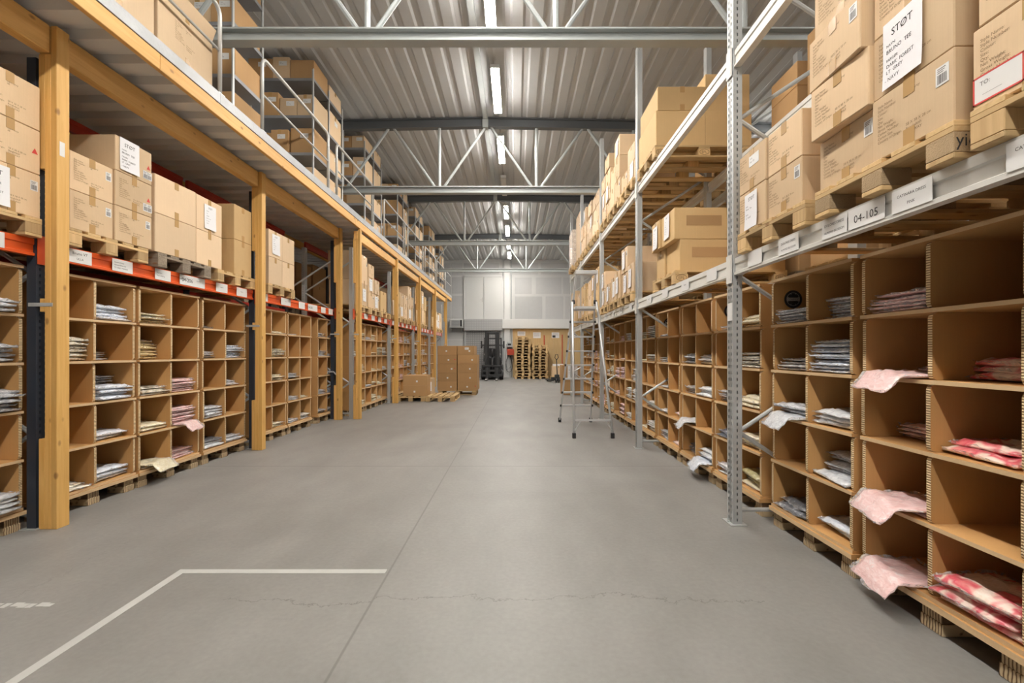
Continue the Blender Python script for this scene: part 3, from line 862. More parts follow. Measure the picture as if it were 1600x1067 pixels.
# ------------------------------------------------------------------ pallet racks
def upright_mesh(h, mat, key):
    """perforated post: face at local -x turned to the aisle; local y 0..0.1, x 0..0.07"""
    def mk():
        mb = MB(); pitch = 0.05; n = int(h / pitch)
        H = n * pitch
        def col(fn, a, b, holes):
            if not holes:
                mb.add([fn(a, 0), fn(b, 0), fn(b, H), fn(a, H)], [(0, 1, 2, 3)])
            else:
                for i in range(n):
                    z0, z1 = i * pitch, i * pitch + 0.026
                    mb.add([fn(a, z0), fn(b, z0), fn(b, z1), fn(a, z1)], [(0, 1, 2, 3)])
        F = lambda y, z: (0.0, y, z)
        for a, b, hl in ((0, 0.022, 0), (0.022, 0.034, 1), (0.034, 0.066, 0), (0.066, 0.078, 1), (0.078, 0.1, 0)):
            col(F, a, b, hl)
        S = lambda x, z: (x, 0.0, z)
        for a, b, hl in ((0, 0.028, 0), (0.028, 0.036, 1), (0.036, 0.07, 0)):
            col(S, a, b, hl)
        T = lambda x, z: (x, 0.1, z)
        col(T, 0.0, 0.07, 0)
        mb.add([(0.07, 0, 0), (0.07, 0.1, 0), (0.07, 0.1, H), (0.07, 0, H)], [(0, 1, 2, 3)])
        mb.box(0.0, 0.034, 0, 0.004, 0.066, H)
        return mb.mesh('upright', mat)
    return cached(('up', key, h), mk)

def beam_mesh(L, h, mat, step=True):
    def mk():
        d = 0.05
        if step:
            poly = [(0, 0), (0, h * 0.16), (0.012, h * 0.2), (0.012, h * 0.62), (0.004, h * 0.68), (0.004, h), (d, h), (d, 0)]
        else:
            poly = [(0, 0), (0, h), (d, h), (d, 0)]
        return MB().prism(poly, 1, 0, L).mesh('beam', mat)
    return cached(('bm', round(L, 3), h, mat.name, step), mk)

def rack(name, label, side, xf, ys, top, up_mat, beam_mat, levels, depth=1.04, rear=True, far_beams=(), beam_h=0.13, conn_mat=None, brace_mat=None):
    """side -1: rack stands to the +x of the aisle (its front faces -x); side +1: mirrored. ys: near edges of the uprights"""
    t = thing(name, label, 'pallet rack', (xf, 0, 0), 0 if side < 0 else PI)
    Y = lambda y: y if side < 0 else -y
    up = upright_mesh(top, up_mat, up_mat.name)
    brm = brace_mat or GALV
    plate = cached(('plate',), lambda: MB().box(-0.03, -0.03, 0, 0.1, 0.13, 0.006).box(-0.02, 0.04, 0.006, -0.008, 0.055, 0.018).mesh('base_plate', GALV))
    for y in ys:
        yy = y if side < 0 else -(y + 0.1)
        part('upright', up, t, (0, yy, 0))
        part('base_plate', plate, t, (0, yy, 0.0008))
        part('upright', up, t, (depth, yy + 0.1, 0), (0, 0, PI))
        segs = [((0.07, 0.1), (depth - 0.07, 0.1))]
        z = 0.72
        while z < top - 0.1:
            segs.append(((0.07, z), (depth - 0.07, z - 0.6)))
            if z + 0.6 < top: segs.append(((0.07, z), (depth - 0.07, z + 0.6)))
            z += 1.24
        for a, b in segs:
            key = ('br', a, b, round(depth, 2), brm.name)
            part('brace', cached(key, lambda: MB().tube([(a[0], 0, a[1]), (b[0], 0, b[1])], 0.017, 8).mesh('brace', brm)), t, (0, yy + 0.06, 0))
    cm = conn_mat or beam_mat
    con = cached(('con', cm.name), lambda: MB().box(-0.006, 0, 0, 0, 0.085, 0.22).box(-0.008, 0.012, 0.02, -0.005, 0.024, 0.2).mesh('connector', cm))
    beams = []
    def hang(y0, y1, z, x, mat, front):
        L = (y1 - y0) - 0.1 - 0.004
        o = part('beam', beam_mesh(L, beam_h, mat), t, (x, Y(y0 + 0.102) if side < 0 else Y(y1 - 0.002), z), None if front else (0, 0, 0))
        if front:
            for yc in (0.0 - 0.092, L + 0.008):
                part('connector', con, o, (-0.004 - x - 0.001, yc, -0.06))
        return o
    for k in range(len(ys) - 1):
        for z in levels:
            beams.append((k, z, hang(ys[k], ys[k + 1], z, 0.006, beam_mat, True)))
            if rear: hang(ys[k], ys[k + 1], z, depth - 0.056, far_beams[1] if far_beams else beam_mat, False)
        if far_beams:
            hang(ys[k], ys[k + 1], far_beams[0], depth - 0.056, far_beams[1], False)
    return t, beams

GREY_Y = [0.78, 3.56, 6.37, 9.14, 11.90, 14.1]
RX = 1.70
grey_rack, grey_beams = rack('pallet_rack', 'long galvanised grey pallet rack along the aisle, opposite the timber mezzanine', -1, RX, GREY_Y, 5.65, GALV, GREY_BEAM, [1.955, 3.58])
OR1_Y = [0.62, 3.47, 6.36, 9.16]
or_rack, or_beams = rack('pallet_rack', 'orange-beamed pallet rack with navy uprights under the timber mezzanine', 1, -3.66, OR1_Y, 3.60, NAVY, ORANGE, [2.085], far_beams=(3.66, RED))
OR2_Y = [9.30, 12.08, 14.90, 17.70, 20.45]
or2_rack, or2_beams = rack('pallet_rack', 'farther orange-beamed rack with galvanised uprights under the mezzanine', 1, -3.34, OR2_Y, 3.55, GALV, ORANGE, [2.085], far_beams=(3.5, RED))
rack('pallet_rack', 'rear grey rack standing back to back behind the aisle rack', -1, 3.05, [0.9, 3.7, 6.5, 9.3, 12.1, 14.9], 5.65, GALV, GREY_BEAM, [1.955, 3.58])
rack('pallet_rack', 'rear orange rack standing against the back of the first orange rack', 1, -4.98, [0.62, 3.47, 6.36, 9.16, 12.0, 14.9, 17.8], 3.60, NAVY, ORANGE, [2.085])

# labels on the beams
def beam_sticker(beams, ys, side, k, z, y0, y1, lines, h=0.10, mats=None):
    for (kk, zz, o) in beams:
        if kk == k and abs(zz - z) < 0.01:
            w = y1 - y0
            yc = (y0 + y1) / 2
            ly = (yc - (ys[k] + 0.102)) if side < 0 else ((ys[k + 1] - 0.002) - yc)
            part('label_sticker', sticker(round(w, 2), h, lines, mats or [LABEL, INK]), o, (-0.0025, ly, 0.067), FACE['-x'])
DOL = (('DOLORES DRESS', 0.02, 0, 0.012, True), ('ALMOND BLOSSOM', 0.017, 0, -0.026, True))
CAT = (('CATINARA DRESS', 0.018, 0, 0.012, True), ('PINK', 0.018, 0, -0.026, True))
for y0, y1, ln in ((2.10, 2.33, (('04-105', 0.055, 0, -0.024, True),)), (2.34, 2.53, DOL), (2.74, 2.95, DOL), (1.86, 2.06, CAT), (1.38, 1.58, CAT), (3.15, 3.34, ())):
    beam_sticker(grey_beams, GREY_Y, -1, 0, 1.955, y0, y1, ln)
for k in (1, 2, 3):
    for j in range(4):
        y = GREY_Y[k] + 0.3 + j * 0.62
        beam_sticker(grey_beams, GREY_Y, -1, k, 1.955, y, y + 0.2, (('NAVN', 0.02, 0, 0.0, True),) if j % 2 else ())
def or_lab(k, y0, y1, ln, beams=None, ys=None):
    beam_sticker(beams or or_beams, ys or OR1_Y, 1, k, 2.085, y0, y1, ln, 0.11)
or_lab(1, 3.72, 3.93, (('Bruno V7', 0.034, 0, 0.012, True), ('ULLA', 0.026, 0, -0.03, True)))
or_lab(1, 4.13, 4.35, (('Savanna Dress', 0.018, -0.09, 0.02, False), ('Almond Blossom', 0.018, -0.09, -0.005, False), ('TO GREY MARBLE', 0.018, -0.09, -0.03, False)))
or_lab(1, 4.62, 4.83, (('Mia  Pants', 0.016, -0.08, 0.01, False), ('Marine Melange', 0.016, -0.08, -0.02, False)))
or_lab(1, 4.96, 5.36, (('04-206', 0.06, -0.17, -0.02, False), ('Mia  Dress', 0.016, 0.06, 0.01, False)))
or_lab(1, 5.56, 5.78, (('Savanna', 0.018, 0, 0, True),))
or_lab(1, 5.97, 6.2, (('Savanna', 0.018, 0, 0, True),))
or_lab(0, 3.02, 3.26, (('TO MARBLE', 0.02, 0, 0, True),))
for y0, y1, ln in ((6.5, 6.72, ()), (7.1, 7.4, (('Mia  Tee', 0.02, 0, 0, True),)), (7.68, 7.9, ()), (8.02, 8.4, (('04-208', 0.055, -0.17, -0.02, False),)), (8.56, 8.76, ()), (8.9, 9.1, ())):
    or_lab(2, y0, y1, ln)
for k in range(4):
    for j in range(5):
        y = OR2_Y[k] + 0.22 + j * 0.51
        or_lab(k, y, y + 0.24, (), or2_beams, OR2_Y)
# paper tag and tape patches on the first grey post
part('paper_tag', MB().box(-0.0035, 0.01, 1.60, -0.001, 0.09, 1.74).mesh('paper_tag', LABEL), grey_rack, (0, 3.56, 0))

# ------------------------------------------------------------------ timber mezzanine
mezz = thing('timber_mezzanine', 'timber mezzanine on yellow pine posts with a silver-edged deck above the orange rack', 'mezzanine', (0, 0, 0))
def timber_post(y, xa, deep=0.10, base=True):
    """xa = aisle face; three laminations deep across x"""
    p = bpy.data.objects.new('timber_post', None); _link(p, mezz, (xa, y, 0), (0, 0, 0))
    part('lamination', MB().box(-0.046, 0, 0.0005, 0, deep, 3.84, 0, 0.003).mesh('lamination', PINE_Z), p)
    part('lamination', MB().box(-0.093, 0, 0.0005, -0.047, deep, 3.626, 0, 0.003).mesh('lamination', PINE_Z), p)
    if base:
        part('lamination', MB().box(-0.140, 0, 0.0005, -0.094, deep, 0.69, 0, 0.003).mesh('lamination', PINE_Z), p)
        part('lamination', MB().box(-0.140, 0, 2.75, -0.094, deep, 3.626, 0, 0.003).mesh('lamination', PINE_Z), p)
        part('spacer_block', MB().box(-0.130, 0.0, 1.66, -0.094, deep, 1.76, 0, 0.002).mesh('spacer_block', PINE_Z), p)
        part('steel_strap', MB().box(-0.215, -0.004, 1.70, -0.03, 0.0, 1.728).mesh('steel_strap', GALV), p)
    return p
P1Y = [0.66, 3.47, 6.27, 9.10]
P2Y = [9.18, 12.08, 14.95, 17.85, 20.7]
for i, y in enumerate(P1Y):
    p = timber_post(y, -3.50)
    if i == 1:
        part('paper_tag', MB().box(0.001, 0.02, 2.86, 0.0025, 0.06, 2.97).mesh('paper_tag', LABEL), p)
for y in P2Y:
    timber_post(y, -3.14)
for i in range(3):
    part('girder', MB().box(-3.64, P1Y[i] + 0.002, 3.63, -3.548, P1Y[i + 1] - 0.002 + (0.0), 3.84, 0, 0.006).mesh('girder', PINE_Y), mezz)
part('girder', MB().box(-3.64, -1.0, 3.63, -3.548, P1Y[0] - 0.002, 3.84, 0, 0.006).mesh('girder', PINE_Y), mezz)
for i in range(4):
    part('girder', MB().box(-3.275, P2Y[i] + 0.003, 3.63, -3.188, P2Y[i + 1] - 0.002, 3.80, 0, 0.006).mesh('girder', PINE_Y), mezz)
yy = -1.0
for ln in (5.02, 4.9, 4.8, 4.7, 4.6):
    y2 = min(yy + ln, 22.3)
    part('fascia_board', MB().box(-3.185, yy + 0.002, 3.845, -3.14, y2 - 0.002, 3.985, 0, 0.004).mesh('fascia_board', PINE_Y), mezz)
    yy = y2
part('end_board', MB().box(-6.9, 22.26, 3.845, -3.19, 22.3, 3.985, 0, 0.004).mesh('end_board', PINE_Z), mezz)
yy = -1.0
for k in range(8):
    y2 = yy + 23.3 / 8
    part('edge_strip', MB().box(-3.19, yy + 0.001, 3.988, -3.132, y2 - 0.001, 4.10, 0, 0.002).mesh('edge_strip', ALU), mezz)
    yy = y2
# corrugated deck sheets: ribs run across, a sheet every ninety centimetres or so
def deck_sheet(n):
    def mk():
        pr = trapezoid(0, n * 0.31, 0.14, 0.03, 0.11, 0.06)
        v, f = [], []
        for y, z in pr:
            for x in (-6.9, -3.188): v.append((x, y, z))
        for i in range(len(pr) - 1): f.append((2 * i, 2 * i + 1, 2 * i + 3, 2 * i + 2))
        mb = MB().add(v, f)
        mb.box(-6.9, 0, 0.066, -3.191, n * 0.31, 0.12)
        return mb.mesh('deck_sheet', DECK)
    return cached(('deck', n), mk)
for k in range(25):
    part('deck_sheet', deck_sheet(3), mezz, (0, -1.0 + k * 0.93, 3.863))
for k in range(4):
    part('rear_beam', MB().box(-4.92, -1 + k * 5.8, 3.70, -4.86, 4.78 + k * 5.8, 3.85, 0, 0.004).mesh('rear_beam', PINE_Y), mezz)

# guard rails on the deck edge
DECK_Z = 4.1015
DZ = 3.863 + 0.121
def guard_rail(y0, y1, label):
    t = thing('guard_rail', label, 'railing', (-3.16, y0, DECK_Z), 0, 'guard rails on the mezzanine edge')
    L = y1 - y0; H = 0.93; r = 0.10
    pts = [(0, 0, 0), (0, 0, H - r)] + [(0, r - r * math.cos(a), H - r + r * math.sin(a)) for a in (0.4, 0.8, 1.2)] + [(0, r, H)]
    pts += [(0, L - r, H)] + [(0, L - r + r * math.sin(a), H - r + r * math.cos(a)) for a in (0.4, 0.8, 1.2)] + [(0, L, H - r), (0, L, 0)]
    part('top_rail', MB().tube(pts, 0.021, 10).mesh('top_rail', RAIL, True), t)
    part('mid_rail', MB().tube([(0, 0.02, H * 0.5), (0, L - 0.02, H * 0.5)], 0.014, 8).mesh('mid_rail', RAIL, True), t)
    for y in (0, L):
        part('foot_plate', MB().box(-0.025, y - 0.05, 0, 0.025, y + 0.05, 0.008).mesh('foot_plate', GALV), t)
for i, (a, b) in enumerate(((2.75, 4.86), (5.67, 7.66), (8.02, 10.0), (10.9, 12.95), (13.3, 15.4), (15.8, 17.9), (18.2, 20.2), (20.4, 22.1))):
    guard_rail(a, b, '%s pale tubular guard rail section along the mezzanine edge' % ORD[i])

# ------------------------------------------------------------------ shelving and boxes on the mezzanine
def shelf_parts():
    S = {}
    S['post'] = MB().box(0, 0, 0, 0.035, 0.003, 2.0).box(0, 0, 0, 0.003, 0.035, 2.0).mesh('post', GALV)
    S['shelf'] = MB().box(0, 0, -0.045, 1.0, 0.6, 0.0).mesh('shelf', SHELF_GREY)
    return S
SP = shelf_parts()
SH_X = [-3.30, -4.32, -5.34]
LEV = [0.07, 0.64, 1.25, 1.86]
ROWS = [(5.34, 0.62), (7.45, 1.24), (9.98, 1.24), (12.75, 1.24), (15.0, 1.24), (17.4, 1.24), (19.7, 1.24)]
SHELF_GROUP = 'grey shelving rows on the mezzanine'
MB_GROUP = 'cardboard boxes on the mezzanine shelving'
def mezz_row(i, y0, deep):
    single = deep < 1
    nm_ = ORD[i]
    t = thing('steel_shelving', '%s grey steel shelving row across the mezzanine, loaded with boxes' % nm_, 'shelving', (SH_X[0], y0, DZ), PI, SHELF_GROUP)
    # local x runs to the wall (-X world), local y runs back towards the camera: rotate by pi, so shift
    for xi in range(3):
        for yk in ((0.0, -0.62) if single else (0.0, -0.62, -1.24)):
            part('post', SP['post'], t, (min(1.02 * xi, 2.02), yk, 0.0008), None)
    for xi in range(2):
        for yk in ((-0.61,) if single else (-0.61, -1.23)):
            for z in LEV:
                part('shelf', SP['shelf'], t, (0.008 + xi * 1.02, yk + 0.005, z))
    far = i >= 4
    r = random.Random(40 + i)
    for li, z in enumerate(LEV):
        x = SH_X[0] - 0.02
        n = 0
        zz = DZ + z + 0.001
        while x > (-4.3 if not far else -3.95) and n < 3:
            w = r.choice((0.28, 0.3, 0.34, 0.4))
            h = r.uniform(0.30, 0.44) if li < 3 else r.uniform(0.24, 0.36)
            if li == 3: h = min(h, rz_(x - w) - 0.03 - zz)
            cbox(x - w / 2, y0 + 0.30 + r.uniform(-0.01, 0.03), zz, w - 0.012, 0.55, round(h, 2), '-y',
                 'brown carton %s from aisle on near side of %s shelf level, %s mezzanine shelving row' % (ORD[n], ORD[li], nm_), MB_GROUP,
                 mat=r.choice((CARD_BROWN, CARD, CARD_BROWN)), marks=r.choice(('l', 'l', '')), tape=r.choice((True, False)), rz=r.uniform(-0.03, 0.03))
            x -= w; n += 1
        if single: continue
        w = r.choice((0.45, 0.55, 0.6)); h = r.uniform(0.32, 0.46) if li < 3 else r.uniform(0.24, 0.36)
        if li == 3: h = min(h, rz_(SH_X[0] - w) - 0.03 - zz)
        cbox(SH_X[0] - 0.02 - w / 2, y0 + 0.92, zz, w, 0.54, round(h, 2), '+x',
             'carton facing the aisle on far side of %s shelf level, %s mezzanine shelving row' % (ORD[li], nm_), MB_GROUP, mat=r.choice((CARD, CARD_PALE)), marks=r.choice(('l', '')))
for i, (y0, dp) in enumerate(ROWS):
    mezz_row(i, y0, dp)
# loose open cartons at the near edge of the deck, on flat cartons
fl = 'flattened cartons at the deck edge'
for k, (a, b) in enumerate(((2.45, 3.32), (3.34, 4.06), (4.08, 4.84))):
    cbox(-3.62, (a + b) / 2, DZ + 0.001, 0.70, b - a - 0.02, 0.16, '+x', '%s low flat carton lying under the big cartons at the mezzanine edge' % ORD[k], fl, mat=CARD_PALE, tape=False)
    o = cbox(-3.56, (a + b) / 2, DZ + 0.162, 0.68, b - a - 0.015, 0.50, '+x', '%s big pale carton behind the mezzanine rail, standing on a flat carton' % ORD[k], 'big cartons at the deck edge', mat=CARD_PALE, marks='p', tape=2, rz=R.uniform(-0.02, 0.02))
    fl_mesh = MB().box(0, -(b - a) / 2 + 0.02, -0.002, 0.006, (b - a) / 2 - 0.02, 0.12).mesh('flap', CARD_PALE)
    part('flap', fl_mesh, o, (0.342, 0, 0.50), (0, 0.35, 0))

# ------------------------------------------------------------------ pallets and boxes in the racks
PG_G, PG_O = 'pallets on the lower level of the grey rack', 'pallets on the orange rack'
BG_G, BG_U, BG_O = 'boxes on the lower level of the grey rack', 'boxes on the upper level of the grey rack', 'boxes on the orange rack'
LZ, UZ = 2.0865, 3.7115        # beam tops of the grey rack
PH = 0.1455
# near bay, three pallets
pallet((1.665, 0.87, LZ), 0, 'worn pallet under the box with a red-framed label, grey rack', PG_G, old=False)
pallet((1.655, 1.72, LZ), 0, 'pallet with chipboard blocks under the tall box pile, above tag 04-105', PG_G, chip=True, stamp=[('yic', 0.045, -0.001, '-y', True)])
pallet((1.665, 2.62, LZ), 0, 'pallet under the small box pile beside the first grey post', PG_G)
z = LZ + PH
cbox(1.69 + 0.29, 1.49, z, 0.58, 0.39, 0.30, '-x', 'big box with red-framed and blue-framed labels, grey rack', BG_G, marks='prd', tape=2)
cbox(1.69 + 0.29, 1.09, z, 0.58, 0.39, 0.30, '-x', 'box next to the red-labelled box, cut off by the picture edge', BG_G, marks='p')
cbox(1.69 + 0.29, 1.47, z + 0.302, 0.58, 0.39, 0.29, '-x', 'box lying on top of the red-labelled box', BG_G, marks='p')
for r_ in range(4):
    cbox(1.69 + 0.28 + R.uniform(-.01, .01), 1.935, z + r_ * 0.287, 0.58, 0.40, 0.285, '-x',
         ['printed box at the bottom of tall pile, under the STØT sheet', 'printed box carrying the big handwritten STØT sheet, tall pile', 'printed box above the big STØT sheet, tall pile', 'topmost box over the STØT sheet, tall pile'][r_],
         BG_G, mat=CARD, marks='pb' if r_ == 0 else ('pt' if r_ == 2 else 'p'), tape=2, rz=R.uniform(-.015, .015), sheet=('stock', -0.03, 0.165, 1.0) if r_ == 1 else None)
    cbox(1.68 + 0.28 + (0.03, -0.02, -0.03, 0)[r_], 2.345, z + r_ * 0.282, 0.58, 0.40, 0.28, '-x',
         ['bottom box in farther column of tall pile above tag 04-105', 'second box up in farther column of tall pile, crumpled top corner', 'third box up in farther column of tall pile above tag 04-105', 'top box in farther column of tall pile above tag 04-105'][r_],
         BG_G, mat=CARD, marks='pb' if r_ != 1 else 'p', tape=2, rz=(0, 0.03, -0.04, 0.02)[r_])
for r_ in range(2):
    cbox(1.69 + 0.29, 2.87, z + r_ * 0.284, 0.58, 0.36, 0.282, '-x', ['lower box of small pile, white barcode at its corner', 'upper box of small pile left of the tall pile'][r_], BG_G, marks='pb' if r_ == 0 else 'p', tape=2)
    cbox(1.68 + 0.29, 3.24, z + r_ * 0.284, 0.58, 0.355, 0.282, '-x', ['small-pile box with STØT sheet beside the first grey post', 'small-pile box with white label above the STØT sheet'][r_], BG_G, marks='p' if r_ == 0 else 'pl', tape=2,
         sheet=('short', 0.0, 0.13, 0.85) if r_ == 0 else None)
    cbox(2.57, 2.86, z + r_ * 0.284, 0.55, 0.38, 0.282, '-y', ['lower rear box behind the small pile, brown end', 'upper rear box behind the small pile, brown end'][r_], BG_G, mat=CARD_GOLD)

# second bay: long boxes on an EUR pallet
EURS = [('EPL', 0.07, -0.001, '-y', False), ('EPL', 0.60, -0.001, '-y', False), ('EPL', 1.13, -0.001, '-y', False)]
pallet((1.70, 4.86, LZ), 0, 'EUR-stamped pallet under two long boxes with dark patches', PG_G, stamp=EURS)
patch = MB().box(-0.19, -0.055, 0, 0.19, 0.055, 0.001).mesh('dark_patch', CARD_BROWN)
for r_ in range(2):
    o = cbox(1.72 + 0.58 + (0.04 if r_ == 0 else -0.02), 5.12, z + r_ * 0.342, 1.14, 0.42, 0.34, '-y', ['lower long box with dark patch on its end', 'upper long box with dark patch and white sheets'][r_], BG_G, mat=CARD_GOLD, tape=False)
    part('dark_patch', patch, o, (-0.25, -0.211, 0.2), FACE['-y'])
    o2 = cbox(1.70 + 0.58 + (0.04 if r_ == 0 else -0.02), 5.50, z + r_ * 0.342, 1.14, 0.30, 0.34, '-x', ['lower long box behind the dark-patched box', 'upper long box with white sheet behind the dark-patched box'][r_], BG_G, mat=CARD_GOLD)
    if r_ == 1:
        part('paper_sheet', sheet_mesh('list', 0.9), o, (-0.573, 0.02, 0.19), FACE['-x'])
        part('paper_sheet', sheet_mesh('list', 0.9), o2, (-0.573, 0.0, 0.15), FACE['-x'])

def stack(x0, y0, z0, side, cols, group, where, r, mats=(CARD, CARD_PALE, CARD_GOLD), sheet_p=0.3, dep=0.58, marks=('p', '', 'b'), second=True):
    """cols: list of (width along y, [heights]); boxes with aisle face at x0, going back"""
    y = y0
    s = -1 if side < 0 else 1
    face = '-x' if side < 0 else '+x'
    for ci, (w, hs) in enumerate(cols):
        zc = z0
        mt = r.choice(mats)
        for hi, h in enumerate(hs):
            dx = r.uniform(0, 0.035)
            sh = ('list' if r.random() < 0.6 else 'short', r.uniform(-0.05, 0.05), h * 0.5, min(0.9, h / 0.30)) if r.random() < sheet_p else None
            lab = '%s box, %s layer, %s column on %s' % ('sheeted' if sh else 'plain', ORD[hi], ORD[ci], where)
            cbox(x0 - s * (dep / 2 + dx), y + w / 2, zc, dep, w - 0.012, h - 0.002, face, lab, group, mat=mt, marks=r.choice(marks), tape=r.choice((True, 2)), rz=r.uniform(-0.02, 0.02), sheet=sh)
            zc += h
        y += w

r = random.Random(12)
def g_pal(k, y, where, cols, upper=False, old=False, sheet_p=0.3, mats=(CARD, CARD_PALE, CARD_GOLD), x=None):
    zb = UZ if upper else LZ
    xx = (1.66 if x is None else x)
    pallet((xx, y, zb), 0, 'pallet under the boxes, %s' % where, 'pallets on the upper level of the grey rack' if upper else PG_G, old=old, stamp=None)
    stack(xx + 0.02, y + 0.01, zb + PH, -1, cols, BG_U if upper else BG_G, where, r, mats, sheet_p)
# lower level of the grey rack, onwards
g_pal(2, 6.50, 'first lower pallet of third bay, grey rack', [(0.40, [0.42]), (0.38, [0.36, 0.38])], sheet_p=0.9)
g_pal(2, 7.34, 'second lower pallet of third bay, grey rack', [(0.40, [0.45]), (0.38, [0.42])], sheet_p=1.0)
g_pal(2, 8.20, 'third lower pallet of third bay, grey rack', [(0.40, [0.38]), (0.38, [0.34, 0.32])], sheet_p=0.8)
g_pal(3, 9.32, 'first lower pallet of fourth bay, grey rack', [(0.40, [0.5, 0.4]), (0.38, [0.4, 0.4])])
g_pal(3, 10.2, 'second lower pallet of fourth bay, grey rack', [(0.40, [0.4, 0.35]), (0.38, [0.4, 0.3])])
g_pal(3, 11.05, 'third lower pallet of fourth bay, grey rack', [(0.78, [0.4, 0.4])])
g_pal(4, 12.1, 'first lower pallet of fifth bay, grey rack', [(0.40, [0.35, 0.35]), (0.38, [0.3, 0.3])])
g_pal(4, 13.1, 'second lower pallet of fifth bay, grey rack', [(0.78, [0.45, 0.45])])
# upper level
pallet((1.68, 5.50, UZ), 0, 'EUR-stamped pallet high in the second bay under two big plain boxes', 'pallets on the upper level of the grey rack', stamp=EURS)
zu = UZ + PH
cbox(1.70 + 0.30, 5.90, zu, 0.60, 0.76, 0.425, '-y', 'big plain lower box at the aisle edge, high in second bay', BG_U, mat=CARD_GOLD, tape=False)
cbox(1.72 + 0.30, 5.90, zu + 0.427, 0.60, 0.76, 0.29, '-y', 'plain box with tape strip on top of the high front stack', BG_U, mat=CARD_GOLD, tape=2, sheet=None)
cbox(2.31 + 0.27, 5.90, zu, 0.56, 0.76, 0.425, '-y', 'big plain lower box at the back, high in second bay', BG_U, mat=CARD_GOLD, tape=False)
cbox(2.31 + 0.27, 5.92, zu + 0.427, 0.54, 0.74, 0.46, '-y', 'tall plain box on the back of the high pallet', BG_U, mat=CARD_GOLD, marks='', tape=True)
UP = [(6.50, [(0.40, [0.27, 0.26]), (0.38, [0.27])]), (7.36, [(0.40, [0.35, 0.35, 0.34]), (0.38, [0.35, 0.35])]), (8.20, [(0.40, [0.28, 0.28, 0.28, 0.26]), (0.38, [0.28, 0.28, 0.28])]),
      (9.30, [(0.78, [0.29, 0.29, 0.28])]), (10.15, [(0.40, [0.3, 0.3, 0.3]), (0.38, [0.3, 0.3])]), (11.0, [(0.40, [0.34, 0.34, 0.34]), (0.38, [0.34, 0.34])]),
      (12.05, [(0.78, [1.25])])]
for i, (y, cols) in enumerate(UP):
    g_pal(i, y, '%s upper pallet past the two big boxes' % ORD[i], cols, upper=True, sheet_p=0.35, mats=(CARD, CARD_PALE))
pallet((1.60, 13.0, UZ), 0, 'pallet under the film-wrapped carton at the far end of the upper level', 'pallets on the upper level of the grey rack')
o = cbox(1.62 + 0.55, 13.4, zu, 1.08, 0.76, 1.0, '-x', 'tall carton wrapped in shiny clear film, far end of the upper level', BG_U, mat=CARD_PALE)
part('plastic_wrap', MB().box(-0.56, -0.40, -0.06, 0.56, 0.40, 1.01, 0, 0.02).mesh('plastic_wrap', WRAP), o)

# rear grey rack behind
rb = random.Random(5)
for k, (y, zl, hs) in enumerate(((1.1, LZ, [0.4, 0.4]), (2.1, LZ, [0.4]), (3.95, LZ, [0.45, 0.4]), (4.9, LZ, [0.4]), (1.6, UZ, [0.5]), (4.0, UZ, [0.42, 0.40]), (4.86, UZ, [0.4, 0.27]), (7.0, UZ, [0.4, 0.4]), (6.9, LZ, [0.4, 0.4]), (8.2, LZ, [0.4]), (9.8, LZ, [0.4]), (9.7, UZ, [0.4]))):
    w = 'rear grey rack, %s level, %s metres along' % ('lower' if zl == LZ else 'upper', ('%.0f' % y) if y != 1.6 else 'two')
    wherewords = 'pallet %d of the rear grey rack' % (k + 1)
    lv = 'lower' if zl == LZ else 'upper'
    nth = ORD[[q for q in range(12)][k]]
    pallet((3.02, y, zl), 0, '%s pallet of the rear grey rack, %s level' % (nth, lv), 'pallets on the rear grey rack', old=k % 3 == 0)
    zc = zl + PH
    for i, h in enumerate(hs):
        cbox(3.05 + 0.4, y + (0.34 if y == 4.86 else 0.4), zc, 0.78, 0.50 if y == 4.86 else 0.76, h - 0.002, '-y', 'large brown box, %s layer, %s pallet of the rear grey rack' % (ORD[i], nth), 'boxes on the rear grey rack', mat=CARD_BROWN)
        zc += h

# orange rack: near bays
OZ = 2.2165
ol = random.Random(21)
def o_pal(y, label, old=False, x=-3.60):
    pallet((x, y + 0.8, OZ), PI, label, PG_O, old=old)
zo = OZ + PH
o_pal(2.66, 'pallet under the three-high boxes with red triangle, beside the first timber post')
for i in range(3):
    cbox(-3.615 - 0.29, 3.255, zo + i * 0.332, 0.58, 0.41, 0.33, '+x', ['bottom box with STØT sheet beside the first timber post', 'middle box with red triangle beside the first timber post', 'top box of three beside the first timber post'][i], BG_O,
         marks=('pb', 'pt', 'p')[i], tape=2, sheet=('stock', -0.12, 0.16, 0.95) if i == 0 else None, rz=(0.02, 0, -0.01)[i])
    cbox(-3.615 - 0.29, 2.84, zo + i * 0.332, 0.58, 0.40, 0.33, '+x', ['bottom', 'middle', 'top'][i] + ' box of the outer column cut off by the picture edge, orange rack', BG_O, marks='p', tape=2)
o_pal(3.66, 'pallet under the printed boxes, over tag BRUNO V7')
for i in range(2):
    cbox(-3.615 - 0.29, 3.885, zo + i * 0.317, 0.58, 0.40, 0.315, '+x', ['lower', 'upper'][i] + ' printed box with barcode, column next to the first timber post', BG_O, marks='pb', tape=2)
for i in range(3):
    cbox(-3.60 - 0.29, 4.295, zo + i * 0.317, 0.58, 0.41, 0.315, '+x', ['lowest printed box in the column with the STØT sheet on top', 'middle printed box with red triangle and two barcodes', 'topmost printed box with STØT sheet and red triangle'][i], BG_O,
         marks=('pb', 'ptB', 'pt')[i] if i < 2 else 'tB', tape=2, sheet=('stock', -0.06, 0.17, 0.98) if i == 2 else None)
cbox(-4.56, 3.95, zo + 0.634, 0.7, 0.5, 0.33, '-y', 'printed box lying behind the STØT-sheet column', BG_O, mat=CARD_BROWN, marks='p')
o_pal(4.58, 'weathered grey pallet under four plain boxes', old=True)
